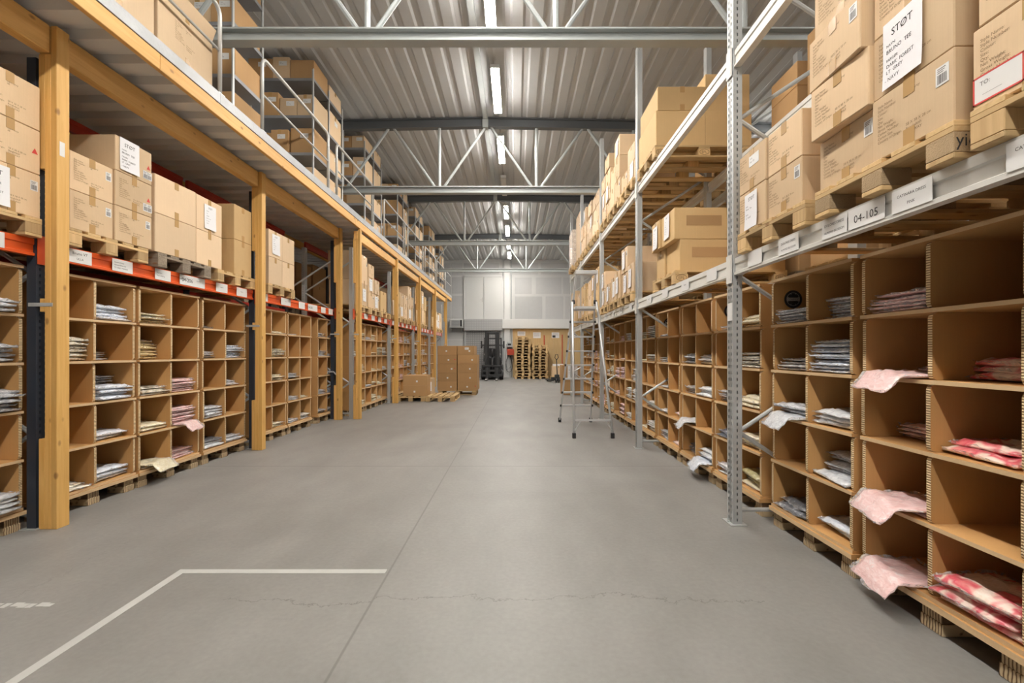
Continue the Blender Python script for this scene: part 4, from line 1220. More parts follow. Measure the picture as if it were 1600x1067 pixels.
for i in range(2):
    cbox(-3.60 - 0.29, 4.84, zo + i * 0.392, 0.58, 0.56, 0.39, '+x', ['lower', 'upper'][i] + ' plain box, first column on the weathered grey pallet', BG_O, mat=CARD_PALE, tape=2, rz=-0.03)
    cbox(-3.61 - 0.29, 5.36, zo + i * 0.392, 0.58, 0.46, 0.39, '+x', ['lower plain box, second column on the weathered pallet', 'upper plain box with white list sheet on the weathered pallet'][i], BG_O, mat=CARD_PALE, tape=2, rz=0.02, sheet=('list', 0.0, 0.18, 0.95) if i else None)
cbox(-4.45, 4.85, zo, 0.42, 0.6, 1.05, '+x', 'tall brown carton standing behind the four plain boxes', BG_O, mat=CARD_BROWN)
cbox(-4.45, 5.48, zo, 0.42, 0.5, 0.95, '+x', 'second tall brown carton behind the four plain boxes', BG_O, mat=CARD_BROWN)
o_pal(5.50, 'pale pallet under the golden boxes beside the second timber post')
for i in range(2):
    cbox(-3.62 - 0.29, 6.04, zo + i * 0.452, 0.58, 0.38, 0.45, '+x', ['lower', 'upper'][i] + ' golden box at the second timber post', BG_O, mat=CARD_GOLD, tape=2)
o_pal(6.62, 'pallet under the boxes just past the second timber post')
for i in range(2):
    for j in range(2):
        cbox(-3.61 - 0.29, 6.84 + j * 0.385, zo + i * 0.40, 0.58, 0.38, 0.398, '+x', '%s box, %s column just past the second timber post%s' % (['lower', 'upper'][i], ORD[j], ', with sheet' if (i, j) == (1, 0) else ''), BG_O, mat=CARD_PALE, sheet=('list', 0, 0.2, 1.0) if (i, j) == (1, 0) else None)
# rear orange rack
for k, (y, hs, w) in enumerate(((7.3, [0.55, 0.3], 0.76), (8.3, [0.6, 0.42], 0.76), (4.4, [0.5], 0.76), (5.4, [0.5, 0.4], 0.76), (9.4, [0.6, 0.5], 0.76), (10.3, [0.6, 0.45], 0.76), (11.15, [0.65, 0.5], 0.76), (12.2, [0.6, 0.5], 0.76), (13.1, [0.6, 0.55], 0.76), (14.0, [0.5, 0.5], 0.76))):
    pallet((-4.95, y + 0.8, OZ), PI, '%s pallet of the rear orange rack' % ORD[k], 'pallets on the rear orange rack', old=True)
    zc = zo
    for i, h in enumerate(hs):
        cbox(-4.97 - 0.4, y + 0.4, zc, 0.78, w, h - 0.002, '+x', 'large brown box, %s layer, %s pallet of the rear orange rack' % (ORD[i], ORD[k]), 'boxes on the rear orange rack', mat=CARD_BROWN)
        zc += h
# farther orange rack
O2 = [(9.46, [(0.30, [0.52, 0.60]), (0.42, [0.48, 0.62])]), (10.28, [(0.40, [0.36, 0.34, 0.30]), (0.38, [0.36, 0.34])]), (11.15, [(0.5, [0.5])]),
      (12.25, [(0.40, [0.36, 0.36]), (0.38, [0.36, 0.34])]), (13.1, [(0.40, [0.36, 0.36]), (0.38, [0.36, 0.34])]), (13.95, [(0.40, [0.36, 0.36, 0.3]), (0.38, [0.4, 0.34])]),
      (15.1, [(0.40, [0.6, 0.6]), (0.38, [0.5, 0.4])]), (16.0, [(0.40, [0.55, 0.6]), (0.38, [0.5, 0.5])]), (17.95, [(0.40, [0.4, 0.3, 0.3]), (0.38, [0.3, 0.5])]), (18.84, [(0.40, [0.4, 0.3]), (0.38, [0.3, 0.3])]), (19.66, [(0.70, [0.4, 0.3])])]
for i, (y, cols) in enumerate(O2):
    where = '%s pallet of the farther orange rack' % ORD[i]
    pallet((-3.28, y + 0.8, OZ), PI, '%s pallet on the farther orange rack, under boxes' % ORD[i], PG_O)
    stack(-3.30, y + 0.01, zo, 1, cols, BG_O, where, ol, sheet_p=0.3)

# ------------------------------------------------------------------ cardboard cubby units
def cubby_meshes(pitch):
    def mk():
        W, D, T = 0.86, 0.95, 0.020
        hh = pitch - T
        c = 0.025
        poly = [(0, c), (0.007, 0.007), (c, 0), (D, 0), (D, hh - 0.001), (c, hh - 0.001), (0.007, hh - 0.008), (0, hh - c)]
        front = {0, 1, 5, 6, 7}
        pan = MB().prism(poly, 1, 0, 0.024, 0, lambda i: 1 if i in front else 0).mesh('upright_panel', [KRAFT, CELL_Z])
        sh = MB().prism([(0, 0), (D, 0), (D, T), (0, T)], 1, 0, W, 0, lambda i: 1 if i == 3 else 0).mesh('shelf_board', [KRAFT, KRAFT_EDGE])
        back = MB().box(D + 0.001, 0, 0, D + 0.011, W, pitch * 5 + T).mesh('back_panel', KRAFT)
        deck = MB().prism([(-0.01, 0), (D, 0), (D, 0.03), (-0.01, 0.03)], 1, -0.01, W + 0.01, 0, lambda i: 1 if i == 3 else 0).mesh('deck_board', [KRAFT, KRAFT_EDGE])
        ft = MB().box(0, 0, 0, 0.16, 0.12, 0.058, 0, 0.003).box(0.004, 0.006, 0.0585, 0.156, 0.114, 0.117, 0, 0.003).mesh('foot', [CELL_Y])
        return pan, sh, back, deck, ft, W, D, T
    return cached(('cub', pitch), mk)
FOOT_H = 0.1185
LOGO = None
def logo_mesh():
    def mk():
        mb = MB(); n = 32
        mb.add([(0.07 * math.cos(2 * PI * k / n), 0.07 * math.sin(2 * PI * k / n), 0) for k in range(n)], [list(range(n))], 0)
        for k in range(n):
            a, b = 2 * PI * k / n, 2 * PI * (k + 1) / n
            mb.bar((0.05 * math.cos(a), 0.05 * math.sin(a), 0.0006), (0.05 * math.cos(b), 0.05 * math.sin(b), 0.0006), 0.003, 0.0006, 1)
            if k % 4 == 2: mb.bar((0.04 * math.cos(a), 0.04 * math.sin(a), 0.0006), (0.048 * math.cos(a), 0.048 * math.sin(a), 0.0006), 0.003, 0.0006, 1)
        mb.box(-0.05, -0.013, 0.0004, 0.05, 0.013, 0.0012, 1)
        put_text(mb, 'CONMOD', 0.02, 0, -0.007, 0.0016, 0, centre=True)
        return mb.mesh('logo_sticker', [INK, GALV])
    return cached(('logo',), mk)
def cubby(side, xf, y0, base, pitch, label, jit, logo=False, feet=3, group='cardboard cubby units'):
    pan, sh, back, deck, ft, W, D, T = cubby_meshes(pitch)
    t = thing('cubby_shelf', label, 'shelf unit', (xf, y0 if side < 0 else y0 + W, 0), 0 if side < 0 else PI, group)
    part('deck_board', deck, t, (0, 0, FOOT_H + 0.0005))
    zb = FOOT_H + 0.031
    for k in range(6):
        part('shelf_board', sh, t, (0 if k else 0.004, 0, zb + k * pitch))
    for k in range(5):
        z = zb + k * pitch + T + 0.0005
        for y in (0.0, W / 2 - 0.012, W - 0.024):
            inner = 0.02 < y < W - 0.03
            part('upright_panel', pan, t, (0.006 + jit.uniform(0, 0.012), y, z), (0, 0, jit.uniform(-0.012, 0.012) if inner else 0))
    part('back_panel', back, t, (0, 0, zb))
    for y in (0.0, W / 2 - 0.06, W - 0.12):
        for x in ((0.02, D - 0.2) if feet == 3 else (0.02,)):
            part('foot', ft, t, (x, y, 0.0006))
    if logo:
        # on the far side of the top row, seen from the camera
        part('logo_sticker', logo_mesh(), t, (0.16, (W - 0.024 - 0.0015) if side < 0 else 0.0225, zb + 4 * pitch + 0.22), FACE['-y'] if side < 0 else (FACE['-y'].to_matrix() @ Matrix.Identity(3)).to_euler())
    return t

# garments
def bag_mesh(seed, lx, ly, t, droop=0.0, n=12, m=10, up=False):
    def mk():
        rr = random.Random(seed)
        s = Vector((rr.uniform(0, 50), rr.uniform(0, 50), rr.uniform(0, 50)))
        top, bot = [], []
        for i in range(n + 1):
            for j in range(m + 1):
                u, v = i / n * 2 - 1, j / m * 2 - 1
                e = (1 - abs(u) ** 5) * (1 - abs(v) ** 5)
                w1 = noise.noise(Vector((u * 1.5, v * 1.5, 0)) + s)
                w2 = noise.noise(Vector((u * 5 + 0.8 * v, v * 3.2, 2)) + s)
                w3 = noise.noise(Vector((u * 10, v * 7, 5)) + s)
                x = u * lx / 2 * (1 + 0.07 * noise.noise(Vector((v * 2, 1, 0)) + s))
                y = v * ly / 2 * (1 + 0.05 * noise.noise(Vector((u * 2, 3, 0)) + s))
                zt = t * (0.55 + 0.45 * e ** 0.45) * (1 + 0.3 * w1) + t * (0.40 * w2 + 0.22 * w3) * (0.45 + 0.55 * e)
                zb = 0.001 + 0.25 * t * (1 - e) * (1 + 0.6 * w2)
                zt = max(zt, zb + 0.002)
                if droop:
                    k = max(0.0, (-lx / 2 + droop) - x)
                    dz_ = k * 0.75 * min(1.0, k / 0.05)
                    zt -= dz_; zb -= dz_; x += k * 0.30
                    if k > 0: zb = zt - max(0.3, 1 - 6 * k) * (zt - zb)
                top.append((x, y, zt)); bot.append((x, y, zb))
        mb = MB()
        I = lambda i, j: i * (m + 1) + j
        f = [(I(i, j), I(i + 1, j), I(i + 1, j + 1), I(i, j + 1)) for i in range(n) for j in range(m)]
        N = len(top)
        g = [tuple(N + q for q in reversed(a)) for a in f]
        edge = [I(i, 0) for i in range(n)] + [I(n, j) for j in range(m)] + [I(i, m) for i in range(n, 0, -1)] + [I(0, j) for j in range(m, 0, -1)]
        h = []
        for a, b in zip(edge, edge[1:] + edge[:1]):
            h.append((b, a, N + a, N + b))
        mb.add(top + bot, f + g + h)
        sv, sf = [], []
        rr2 = random.Random(seed + 5)
        L = len(edge)
        for q, e_ in enumerate(edge):
            p = Vector(top[e_]); b_ = Vector(bot[e_]); c = (p + b_) / 2
            dirv = Vector((c.x, c.y, 0)); 
            if abs(c.x) / lx > abs(c.y) / ly: dirv = Vector((c.x, 0.25 * c.y, 0))
            else: dirv = Vector((0.25 * c.x, c.y, 0))
            dirv.normalize()
            o_ = rr2.uniform(0.012, 0.035)
            if abs(dirv.y) > 0.7: o_ = min(o_, 0.012)
            sv += [c, c + dirv * o_ * 0.5 + Vector((0, 0, rr2.uniform(0.0, 0.010))), c + dirv * o_ + Vector((0, 0, rr2.uniform(0.0, 0.018)))]
        for q in range(L):
            a, b = q * 3, ((q + 1) % L) * 3
            sf += [(a, a + 1, b + 1, b), (a + 1, a + 2, b + 2, b + 1)]
        return mb.mesh('bagged_garment', BAGS['white'], True), MB().add(sv, sf).mesh('plastic_sleeve', FILM, True)
    return cached(('bag', seed, lx, ly, t, droop), mk)

FLAT = [bag_mesh(100 + k, 0.30, 0.34, 0.024) for k in range(5)]
THICK = [bag_mesh(120 + k, 0.31, 0.345, 0.042) for k in range(3)]
DROOP = [bag_mesh(140 + k, 0.35, 0.33, 0.032, droop=0.11) for k in range(3)]
SMALL = [bag_mesh(160 + k, 0.24, 0.26, 0.03) for k in range(3)]
UPR = [bag_mesh(180 + k, 0.27, 0.30, 0.035) for k in range(3)]
ROWN = ['top', 'second', 'third', 'fourth', 'bottom']
GG = 'bagged garments in the cubbies'
gr = random.Random(77)
NBAG = [0]
def fill(side, xf, y0, zs, row, colm, spec, unit):
    """spec: (colour, count, style, inset)"""
    W = 0.86
    z = zs[row]
    yc = y0 + (0.225 if colm == 'n' else 0.635)
    for (colour, count, style, inset) in spec:
        for k in range(count):
            kind = {'f': FLAT, 't': THICK, 's': SMALL, 'u': UPR}.get(style, FLAT)
            if style == 'd':
                kind = DROOP if k >= count - 1 else FLAT
            me, sl = gr.choice(kind)
            th = {'f': 0.021, 't': 0.033, 's': 0.025, 'u': 0.032, 'd': 0.026}[style]
            ins = inset - 0.02 + gr.uniform(0, 0.06)
            hl = 0.15 if kind is not SMALL else 0.12
            x = xf - side * (ins + hl) if side > 0 else xf + ins + hl
            if kind is DROOP:
                x = xf + (-side) * (0.175 - 0.11 + gr.uniform(-0.045, -0.03))
            pos = ['bottom', 'second up', 'third up', 'fourth up', 'fifth up', 'sixth up', 'seventh up', 'eighth up', 'ninth up', 'tenth up', 'eleventh up'][NBAG_LOCAL.setdefault((unit, row, colm), 0)]
            NBAG_LOCAL[(unit, row, colm)] += 1
            lab = '%s bag, %s, %s row, %s column, %s' % (colour.replace(' ', '-'), pos, ROWN[row], 'nearer' if colm == 'n' else 'farther', unit)
            rz = (0 if side < 0 else PI) + gr.uniform(-0.11, 0.11)
            if kind is DROOP: rz = (-0.20 if side < 0 else PI + 0.20) + gr.uniform(-0.06, 0.06)
            rot = (gr.uniform(-0.02, 0.02), gr.uniform(-0.03, 0.03), rz)
            zz = z
            if style == 'u':
                rot = (gr.uniform(-0.05, 0.05), (0.0), rz)
                o = solid('bagged_garment', me, lab, 'garment', (x, yc + gr.uniform(-0.01, 0.01), zz), rot, GG, BAGS[colour])
            else:
                tilt = 0 if (k == 0 and count < 3) else gr.uniform(-0.03, 0.05) * min(1, k / 2)
                o = solid('bagged_garment', me, lab, 'garment', (x, yc + gr.uniform(-0.015, 0.015), zz + 0.001), (0, tilt, rz), GG, BAGS[colour])
            part('plastic_sleeve', sl, o)
            NBAG[0] += 1
            z += th
NBAG_LOCAL = {}

def levels(base, pitch):
    zb = FOOT_H + 0.031
    return [zb + (4 - r_) * pitch + 0.0205 for r_ in range(5)]
RP, LP = 0.3485, 0.368
RZ, LZs = levels(0, RP), levels(0, LP)
jit = random.Random(9)
XR, XL = 2.0, -3.74
# right side units (start y)
RU = {'A': 1.785, 'B': 2.71, 'C': 3.73, 'D': 4.655, 'E': 5.59}
NAMES_R = {'A': 'first cubby unit of grey rack', 'B': 'second cubby unit of grey rack', 'C': 'third cubby unit of grey rack', 'D': 'fourth cubby unit of grey rack', 'E': 'fifth cubby unit of grey rack'}
cubby(-1, XR, 0.86, 0, RP, 'cardboard cubby unit of the grey rack cut off by the picture edge', jit)
for k in 'ABCDE':
    cubby(-1, XR, RU[k], 0, RP, {'A': 'cardboard cubby unit holding pink and floral bags, grey rack', 'B': 'cardboard cubby unit with blue and grey bags and a round logo, beside pink unit', 'C': 'cardboard cubby unit with cream bags behind the first grey post',
                                 'D': 'cardboard cubby unit fourth along the grey rack, mostly empty top row', 'E': 'cardboard cubby unit beside the second grey post, round logo in its top row'}[k], jit, logo=k in 'BCE')
far_r = [6.56, 7.48, 8.40, 9.33, 10.26, 11.2, 12.1, 13.05]
for i, y in enumerate(far_r):
    cubby(-1, XR, y, 0, RP, '%s cardboard cubby unit past the second post of the grey rack' % ORD[i], jit, feet=2)
A_, B_, C_, D_, E_ = (NAMES_R[k] for k in 'ABCDE')
def F(u, row, colm, *spec):
    side = -1
    fill(-1, XR, RU[u], RZ, row, colm, [(s + (0.03,))[:4] for s in spec], NAMES_R[u])
F('A', 0, 'f', ('pink', 5, 'f'))
F('A', 1, 'f', ('pink', 1, 'd'), ('pink', 1, 's', 0.26))
F('A', 1, 'n', ('floral red', 3, 't', 0.2))
F('A', 2, 'f', ('pink', 4, 'f', 0.19))
F('A', 2, 'n', ('floral red', 2, 't', 0.06))
F('A', 3, 'f', ('pink', 2, 'd'))
F('A', 4, 'f', ('pink', 1, 'd'))
F('A', 4, 'n', ('floral red', 4, 't', 0.0))
F('B', 0, 'f', ('grey', 5, 'f', 0.03)); F('B', 0, 'n', ('pale blue', 7, 'f', 0.12))
F('B', 1, 'f', ('grey printed', 4, 'f', 0.02)); F('B', 1, 'n', ('pale blue', 10, 'f', 0.02))
F('B', 2, 'f', ('light grey', 1, 'd'), ('grey', 2, 't')); F('B', 2, 'n', ('light grey', 3, 't', 0.02))
F('B', 3, 'n', ('light grey', 1, 't', 0.04), ('grey', 4, 't', 0.14))
F('B', 4, 'f', ('charcoal', 2, 't')); F('B', 4, 'n', ('pale blue', 2, 't', 0.08))
F('C', 0, 'n', ('cream', 3, 't', 0.05)); F('C', 1, 'n', ('cream patterned', 6, 'f', 0.02)); F('C', 2, 'n', ('cream', 3, 't')); F('C', 3, 'n', ('cream', 5, 'f')); F('C', 4, 'n', ('cream', 1, 't'), ('olive', 3, 't', 0.05))
F('C', 0, 'f', ('grey', 2, 'f')); F('C', 2, 'f', ('grey', 5, 'f')); F('C', 3, 'f', ('navy', 2, 't')); F('C', 4, 'f', ('light grey', 4, 'f'))
F('D', 1, 'f', ('charcoal', 2, 't'), ('grey', 2, 's')); F('D', 1, 'n', ('light grey', 3, 't'))
F('D', 2, 'f', ('grey printed', 4, 'f')); F('D', 2, 'n', ('light grey', 3, 't'))
F('D', 3, 'f', ('light grey', 2, 'd')); F('D', 4, 'f', ('charcoal', 3, 't', 0.08)); F('D', 4, 'n', ('pale blue', 1, 'd'), ('light grey', 3, 't'))
F('E', 0, 'f', ('pale blue', 1, 's')); F('E', 1, 'f', ('grey', 3, 'f')); F('E', 2, 'f', ('grey', 1, 's')); F('E', 3, 'f', ('light grey', 2, 's')); F('E', 4, 'f', ('grey', 5, 'f'))
F('E', 3, 'n', ('pink', 2, 's', 0.1)); F('E', 4, 'n', ('pink', 1, 's', 0.05))

# left side units
LU = [('L0', 2.60, 'cubby unit before first timber post'), ('L1', 3.625, 'first cubby unit past first timber post'), ('L2', 4.525, 'second cubby unit past first timber post'), ('L3', 5.45, 'third cubby unit past first timber post'),
      ('L4', 6.57, 'first cubby unit past second timber post'), ('L5', 7.48, 'second cubby unit past second timber post'), ('L6', 8.62, 'third cubby unit past second timber post')]
LUY = {k: y for k, y, _ in LU}; LUN = {k: n for k, _, n in LU}
LLAB = {'L0': 'cardboard cubby unit with grey bags before the first timber post', 'L1': 'cardboard cubby unit with pale blue bags just after the first timber post', 'L2': 'cardboard cubby unit with cream and pink bags, orange rack',
        'L3': 'cardboard cubby unit between pink bags and the second timber post', 'L4': 'cardboard cubby unit with cream bags after the second timber post', 'L5': 'cardboard cubby unit second after the second timber post, few bags', 'L6': 'cardboard cubby unit with blue-grey bags before the twin timber posts'}
for k, y, n_ in LU:
    cubby(1, XL, y, 0, LP, LLAB[k], jit)
for i, y in enumerate((9.62, 10.5, 11.38, 12.3, 13.2, 14.1, 15.1, 16.0, 16.9, 17.9, 18.8)):
    cubby(1, -3.46, y, 0, LP, '%s cardboard cubby unit beyond the twin timber posts' % ORD[i], jit, feet=2)
def G(u, row, colm, *spec):
    fill(1, XL, LUY[u], LZs, row, colm, [(s + (0.03,))[:4] for s in spec], LUN[u])
for row, c, n_ in ((0, 'light grey', 3), (1, 'grey', 4), (2, 'grey', 5), (4, 'light grey', 4)):
    G('L0', row, 'f', (c, n_, 't', -0.02))
G('L1', 0, 'f', ('pale blue', 4, 't'))
G('L1', 1, 'n', ('cream patterned', 6, 't', 0.06)); G('L1', 1, 'f', ('pale blue', 4, 'f', 0.24))
G('L1', 2, 'n', ('white', 2, 's', 0.25)); G('L1', 2, 'f', ('pale blue', 4, 't', 0.02), ('grey', 4, 'f', 0.2))
G('L1', 3, 'f', ('pale blue', 2, 't', 0.08)); G('L1', 4, 'n', ('cream patterned', 2, 'f')); G('L1', 4, 'f', ('pale blue', 3, 't'))
G('L2', 0, 'n', ('cream', 5, 'f')); G('L2', 1, 'n', ('yellow', 6, 't', 0.15)); G('L2', 2, 'n', ('cream patterned', 4, 'f')); G('L2', 2, 'f', ('pink', 7, 'f'))
G('L2', 3, 'n', ('cream', 2, 't')); G('L2', 3, 'f', ('pink', 1, 'd'), ('pink', 8, 'f', 0.01)); G('L2', 4, 'n', ('cream', 2, 'd')); G('L2', 4, 'f', ('pink', 4, 'f', 0.05))
G('L3', 0, 'n', ('charcoal', 1, 't', 0.15)); G('L3', 1, 'n', ('charcoal', 1, 't', 0.1), ('grey', 2, 's', 0.1)); G('L3', 1, 'f', ('pale blue', 8, 'f')); G('L3', 2, 'f', ('light grey', 1, 't'), ('grey', 1, 't', 0.15))
G('L3', 3, 'n', ('light grey', 2, 't'), ('grey', 2, 't')); G('L3', 4, 'n', ('light grey', 2, 't'), ('charcoal', 1, 't', 0.06)); G('L3', 4, 'f', ('light grey', 3, 'f'))
for row, n_ in ((0, 2), (1, 6), (2, 4), (4, 3)):
    G('L4', row, 'f', ('cream', n_, 'f'))
G('L5', 0, 'n', ('grey', 1, 'f')); G('L5', 2, 'n', ('grey', 4, 'f')); G('L5', 3, 'n', ('grey', 3, 'f')); G('L5', 4, 'n', ('grey', 2, 'f')); G('L5', 3, 'f', ('cream', 1, 't')); G('L5', 4, 'f', ('white', 4, 'f'))
G('L6', 0, 'n', ('grey', 3, 's')); G('L6', 1, 'n', ('light grey', 5, 'f')); G('L6', 3, 'n', ('grey', 4, 'f')); G('L6', 4, 'n', ('grey', 3, 'f'))
G('L6', 1, 'f', ('pale blue', 2, 'f')); G('L6', 2, 'f', ('pale blue', 1, 't'), ('grey', 1, 'd')); G('L6', 3, 'f', ('pale blue', 4, 'f')); G('L6', 4, 'f', ('light grey', 3, 'f'))

# the far cubbies: too many small bags to be worth counting, one object per side
def far_bags(side, xf, ys, zs, name, label, rs, dens):
    rr = random.Random(rs)
    mats = [BAGS[k] for k in ('white', 'cream', 'light grey', 'pale blue', 'pink', 'white')]
    src = []
    for me, _ in FLAT[:3]:
        src.append(([tuple(v.co) for v in me.vertices], [list(p.vertices) for p in me.polygons]))
    mb = MB()
    for y in ys:
        for c in (0.225, 0.635):
            ck = rr.choice((0, 0, 0, 1, 2, 3, 4, 5))
            for row in range(5):
                if rr.random() > dens: continue
                n = rr.randint(1, 8); z = zs[row]
                for q in range(n):
                    v, f = rr.choice(src); ox = rr.uniform(0.14, 0.19); oy = y + c + rr.uniform(-0.012, 0.012)
                    sgn = 1 if side < 0 else -1
                    mb.add([(xf + sgn * (p[0] + ox), oy + sgn * p[1], z + p[2] + 0.001) for p in v], f, ck)
                    z += 0.026
    o = part(name, mb.mesh(name, mats, True), None)
    return tag(o, label, 'garments', None, 'stuff')
far_bags(-1, XR, far_r, RZ, 'bagged_clothing', 'white, cream and pink bagged garments filling the distant cubbies of the grey rack', 31, 0.75)
far_bags(1, -3.46, (9.62, 10.5, 11.38, 12.3, 13.2, 14.1, 15.1, 16.0, 16.9), LZs, 'bagged_clothing', 'white bagged garments in the distant cubbies beyond the twin timber posts', 32, 0.72)

# ------------------------------------------------------------------ step ladder
lad = thing('platform_ladder', 'aluminium platform step ladder standing in the aisle by the grey rack', 'ladder', (0, 0, 0))
def lerp(a, b, t): return tuple(x + (y - x) * t for x, y in zip(a, b))
FL, FR = (0.85, 8.82, 0.06), (1.45, 8.82, 0.06)
TL, TR = (1.035, 7.80, 2.70), (1.365, 7.80, 2.70)
NL, NR = (0.915, 7.15, 0.06), (1.52, 7.15, 0.06)
HL, HR = lerp(FL, TL, 0.82), lerp(FR, TR, 0.82)
for a, b in ((FL, TL), (FR, TR)):
    part('stringer', MB().bar(a, b, 0.028, 0.062, 0, (0, 1, 0.3)).mesh('stringer', LADDER), lad)
for a, b in ((NL, (HL[0] - 0.02, HL[1] - 0.09, HL[2])), (NR, (HR[0] + 0.02, HR[1] - 0.09, HR[2]))):
    part('rear_leg', MB().tube([a, b], 0.020, 10).mesh('rear_leg', LADDER, True), lad)
for p in (FL, FR, NL, NR):
    part('rubber_foot', MB().box(p[0] - 0.028, p[1] - 0.028, 0.0006, p[0] + 0.028, p[1] + 0.028, 0.085, 0, 0.006).mesh('rubber_foot', BLACK), lad)
for k in range(7):
    t_ = 0.105 + 0.098 * k
    a, b = lerp(FL, TL, t_), lerp(FR, TR, t_)
    st = part('step', MB().box(a[0] + 0.016, a[1] - 0.07, a[2] - 0.014, b[0] - 0.016, a[1] + 0.05, a[2] + 0.014, 0, 0.003).mesh('step', LADDER), lad)
    for q, s in ((a, 1), (b, -1)):
        part('step_bracket', MB().box(min(q[0], q[0] - s * 0.03) + (0.002 if s > 0 else 0.0), a[1] - 0.055, a[2] - 0.02, max(q[0], q[0] - s * 0.03), a[1] - 0.03, a[2] + 0.02).mesh('step_bracket', BLACK), st)
pa, pb = lerp(FL, TL, 0.775), lerp(FR, TR, 0.775)
part('platform', MB().box(pa[0] + 0.016, pa[1] - 0.33, pa[2] - 0.02, pb[0] - 0.016, pa[1] + 0.06, pa[2] + 0.025, 0, 0.004).mesh('platform', LADDER), lad)
part('tool_tray', MB().box(TL[0] - 0.02, TL[1] - 0.08, 2.68, TR[0] + 0.02, TL[1] + 0.08, 2.745, 0, 0.006).mesh('tool_tray', LADDER), lad)
part('foot_bar', MB().box(NL[0] + 0.02, 7.135, 0.27, NR[0] - 0.02, 7.165, 0.30).mesh('foot_bar', LADDER), lad)
for s, p in ((1, NL), (-1, NR)):
    part('foot_brace', MB().tube([(p[0] + s * 0.01, 7.15, 0.12), (p[0] + s * 0.10, 7.15, 0.275)], 0.008, 6).mesh('foot_brace', LADDER), lad)
for a, b in ((HL, lerp(NL, HL, 0.55)), (HR, lerp(NR, HR, 0.55))):
    part('hinge', MB().cyl((a[0], a[1] - 0.06, a[2]), 0, 0.035, 0.05, 12).mesh('hinge', BLACK), lad)

# ------------------------------------------------------------------ things on the floor further back
pallet((-2.52, 12.50, 0.0006), 0, 'empty pallet lying on the floor before the boxed pallet', 'pallets on the floor')
def floor_pallet(x, y, label):
    """short side to the camera"""
    return pallet((x + 0.8, y, 0.0006), PI / 2, label, 'pallets on the floor')
for o in list(bpy.data.objects):
    if o.name.startswith('wooden_pallet') and o.get('label', '').startswith('empty pallet lying'):
        o.location = (-1.68, 12.46, 0.0006); o.rotation_euler = (0, 0, PI / 2)
floor_pallet(-3.30, 12.52, 'pallet on the floor under two stacked brown boxes')
for i in range(2):
    cbox(-2.78, 12.80, 0.147 + i * 0.285, 0.66, 0.5, 0.283, '-y', ['lower', 'upper'][i] + ' brown box of the pair on the floor pallet', 'boxes on the floor pallets', mat=CARD_BROWN, marks='w', tape=False)
cbox(-2.72, 13.38, 0.147, 0.6, 0.5, 0.45, '-y', 'box with a white sheet behind the pair of brown boxes', 'boxes on the floor pallets', mat=CARD, sheet=('list', 0.2, 0.22, 0.9))
floor_pallet(-2.50, 14.32, 'pallet under the big block of brown boxes, outer half')
BB = 'brown boxes of the block on the floor'
blk = random.Random(3)
for row in range(5):
    for cx in range(2):
        for dy in range(2):
            w = 0.62 if cx == 0 else 0.63
            x = -2.17 if cx == 0 else -1.53
            if row == 4 and cx == 1: w = 0.56; x = -1.58
            cbox(x, 14.58 + dy * 0.43, 0.147 + row * 0.282, w - 0.01, 0.42, 0.280, '-y', 'brown box, %s layer, %s column, %s row of the floor block' % (ORD[row], ('outer', 'aisle')[cx], ('front', 'back')[dy]), BB,
                 mat=CARD_BROWN, marks=blk.choice(('w', 'w', 'wl', 'wt')) if dy == 0 else '', tape=False, rz=blk.uniform(-.012, .012))
# the block's pallet reaches under both columns: turn it long side to the camera
for o in list(bpy.data.objects):
    if o.get('label', '') == 'pallet under the big block of brown boxes, outer half':
        o['label'] = 'pallet on the floor under the big block of brown boxes'
        o.location = (-2.45, 14.36, 0.0006); o.rotation_euler = (0, 0, 0)

# stacks of empty pallets at the end wall
def pallet_stack(x, y, n, word, r_):
    for k in range(n):
        top2 = k >= n - 1
        solid('wooden_pallet', pallet_joined('new'), 'empty pallet number %s from the floor in the %s stack by the plywood wall' % (NUM[k], word), 'pallet', (x + 0.8 + r_.uniform(-0.03, 0.03), y + r_.uniform(-0.02, 0.02), 0.0006 + k * 0.1446), (0, 0, PI / 2 + r_.uniform(-0.01, 0.01)), 'empty pallet stacks by the end wall')
NUM = ['one', 'two', 'three', 'four', 'five', 'six', 'seven', 'eight', 'nine', 'ten', 'eleven', 'twelve', 'thirteen', 'fourteen', 'fifteen', 'sixteen']
ps = random.Random(8)
pallet_stack(-0.05, 23.2, 15, 'taller', ps)
pallet_stack(0.83, 23.2, 12, 'shorter', ps)
# one pallet leaning behind the shorter stack, red poles, notices
solid('red_pole', MB().tube([(1.52, Y1 - 0.06, 0.0006), (1.52, Y1 - 0.06, 2.27)], 0.025, 8).mesh('red_pole', RED_STEEL), 'red pole on the plywood wall above the shorter pallet stack', 'pole')
solid('red_pole', MB().tube([(2.49, Y1 - 0.06, 0.0006), (2.49, Y1 - 0.06, 2.30)], 0.025, 8).mesh('red_pole', RED_STEEL), 'red pole standing at the plywood wall behind the pallet jack', 'pole')
def notice(x, z, w, h, label, dark=False, lines=3):
    mb = MB().box(-w / 2, -0.004, -h / 2, w / 2, 0, h / 2)
    for k in range(lines):
        mb.box(-w * 0.38, -0.005, h * (0.25 - 0.2 * k), w * 0.36, -0.0041, h * (0.25 - 0.2 * k) + 0.012, 1)
    if dark: mb.box(-w * 0.40, -0.006, -h * 0.42, w * 0.0, -0.0042, -h * 0.02, 2)
    solid('notice', mb.mesh('notice', [PAPER, INK_SOFT, DARK]), label, 'notice', (x, Y1 - 0.0305, z))
notice(0.30, 2.36, 0.42, 0.24, 'white notice partly hidden above the taller pallet stack')
notice(1.13, 2.27, 0.41, 0.31, 'white notice on plywood between the two red poles and tall stack')
notice(2.13, 2.27, 0.41, 0.30, 'white notice with a dark square, between the red poles', True, 2)
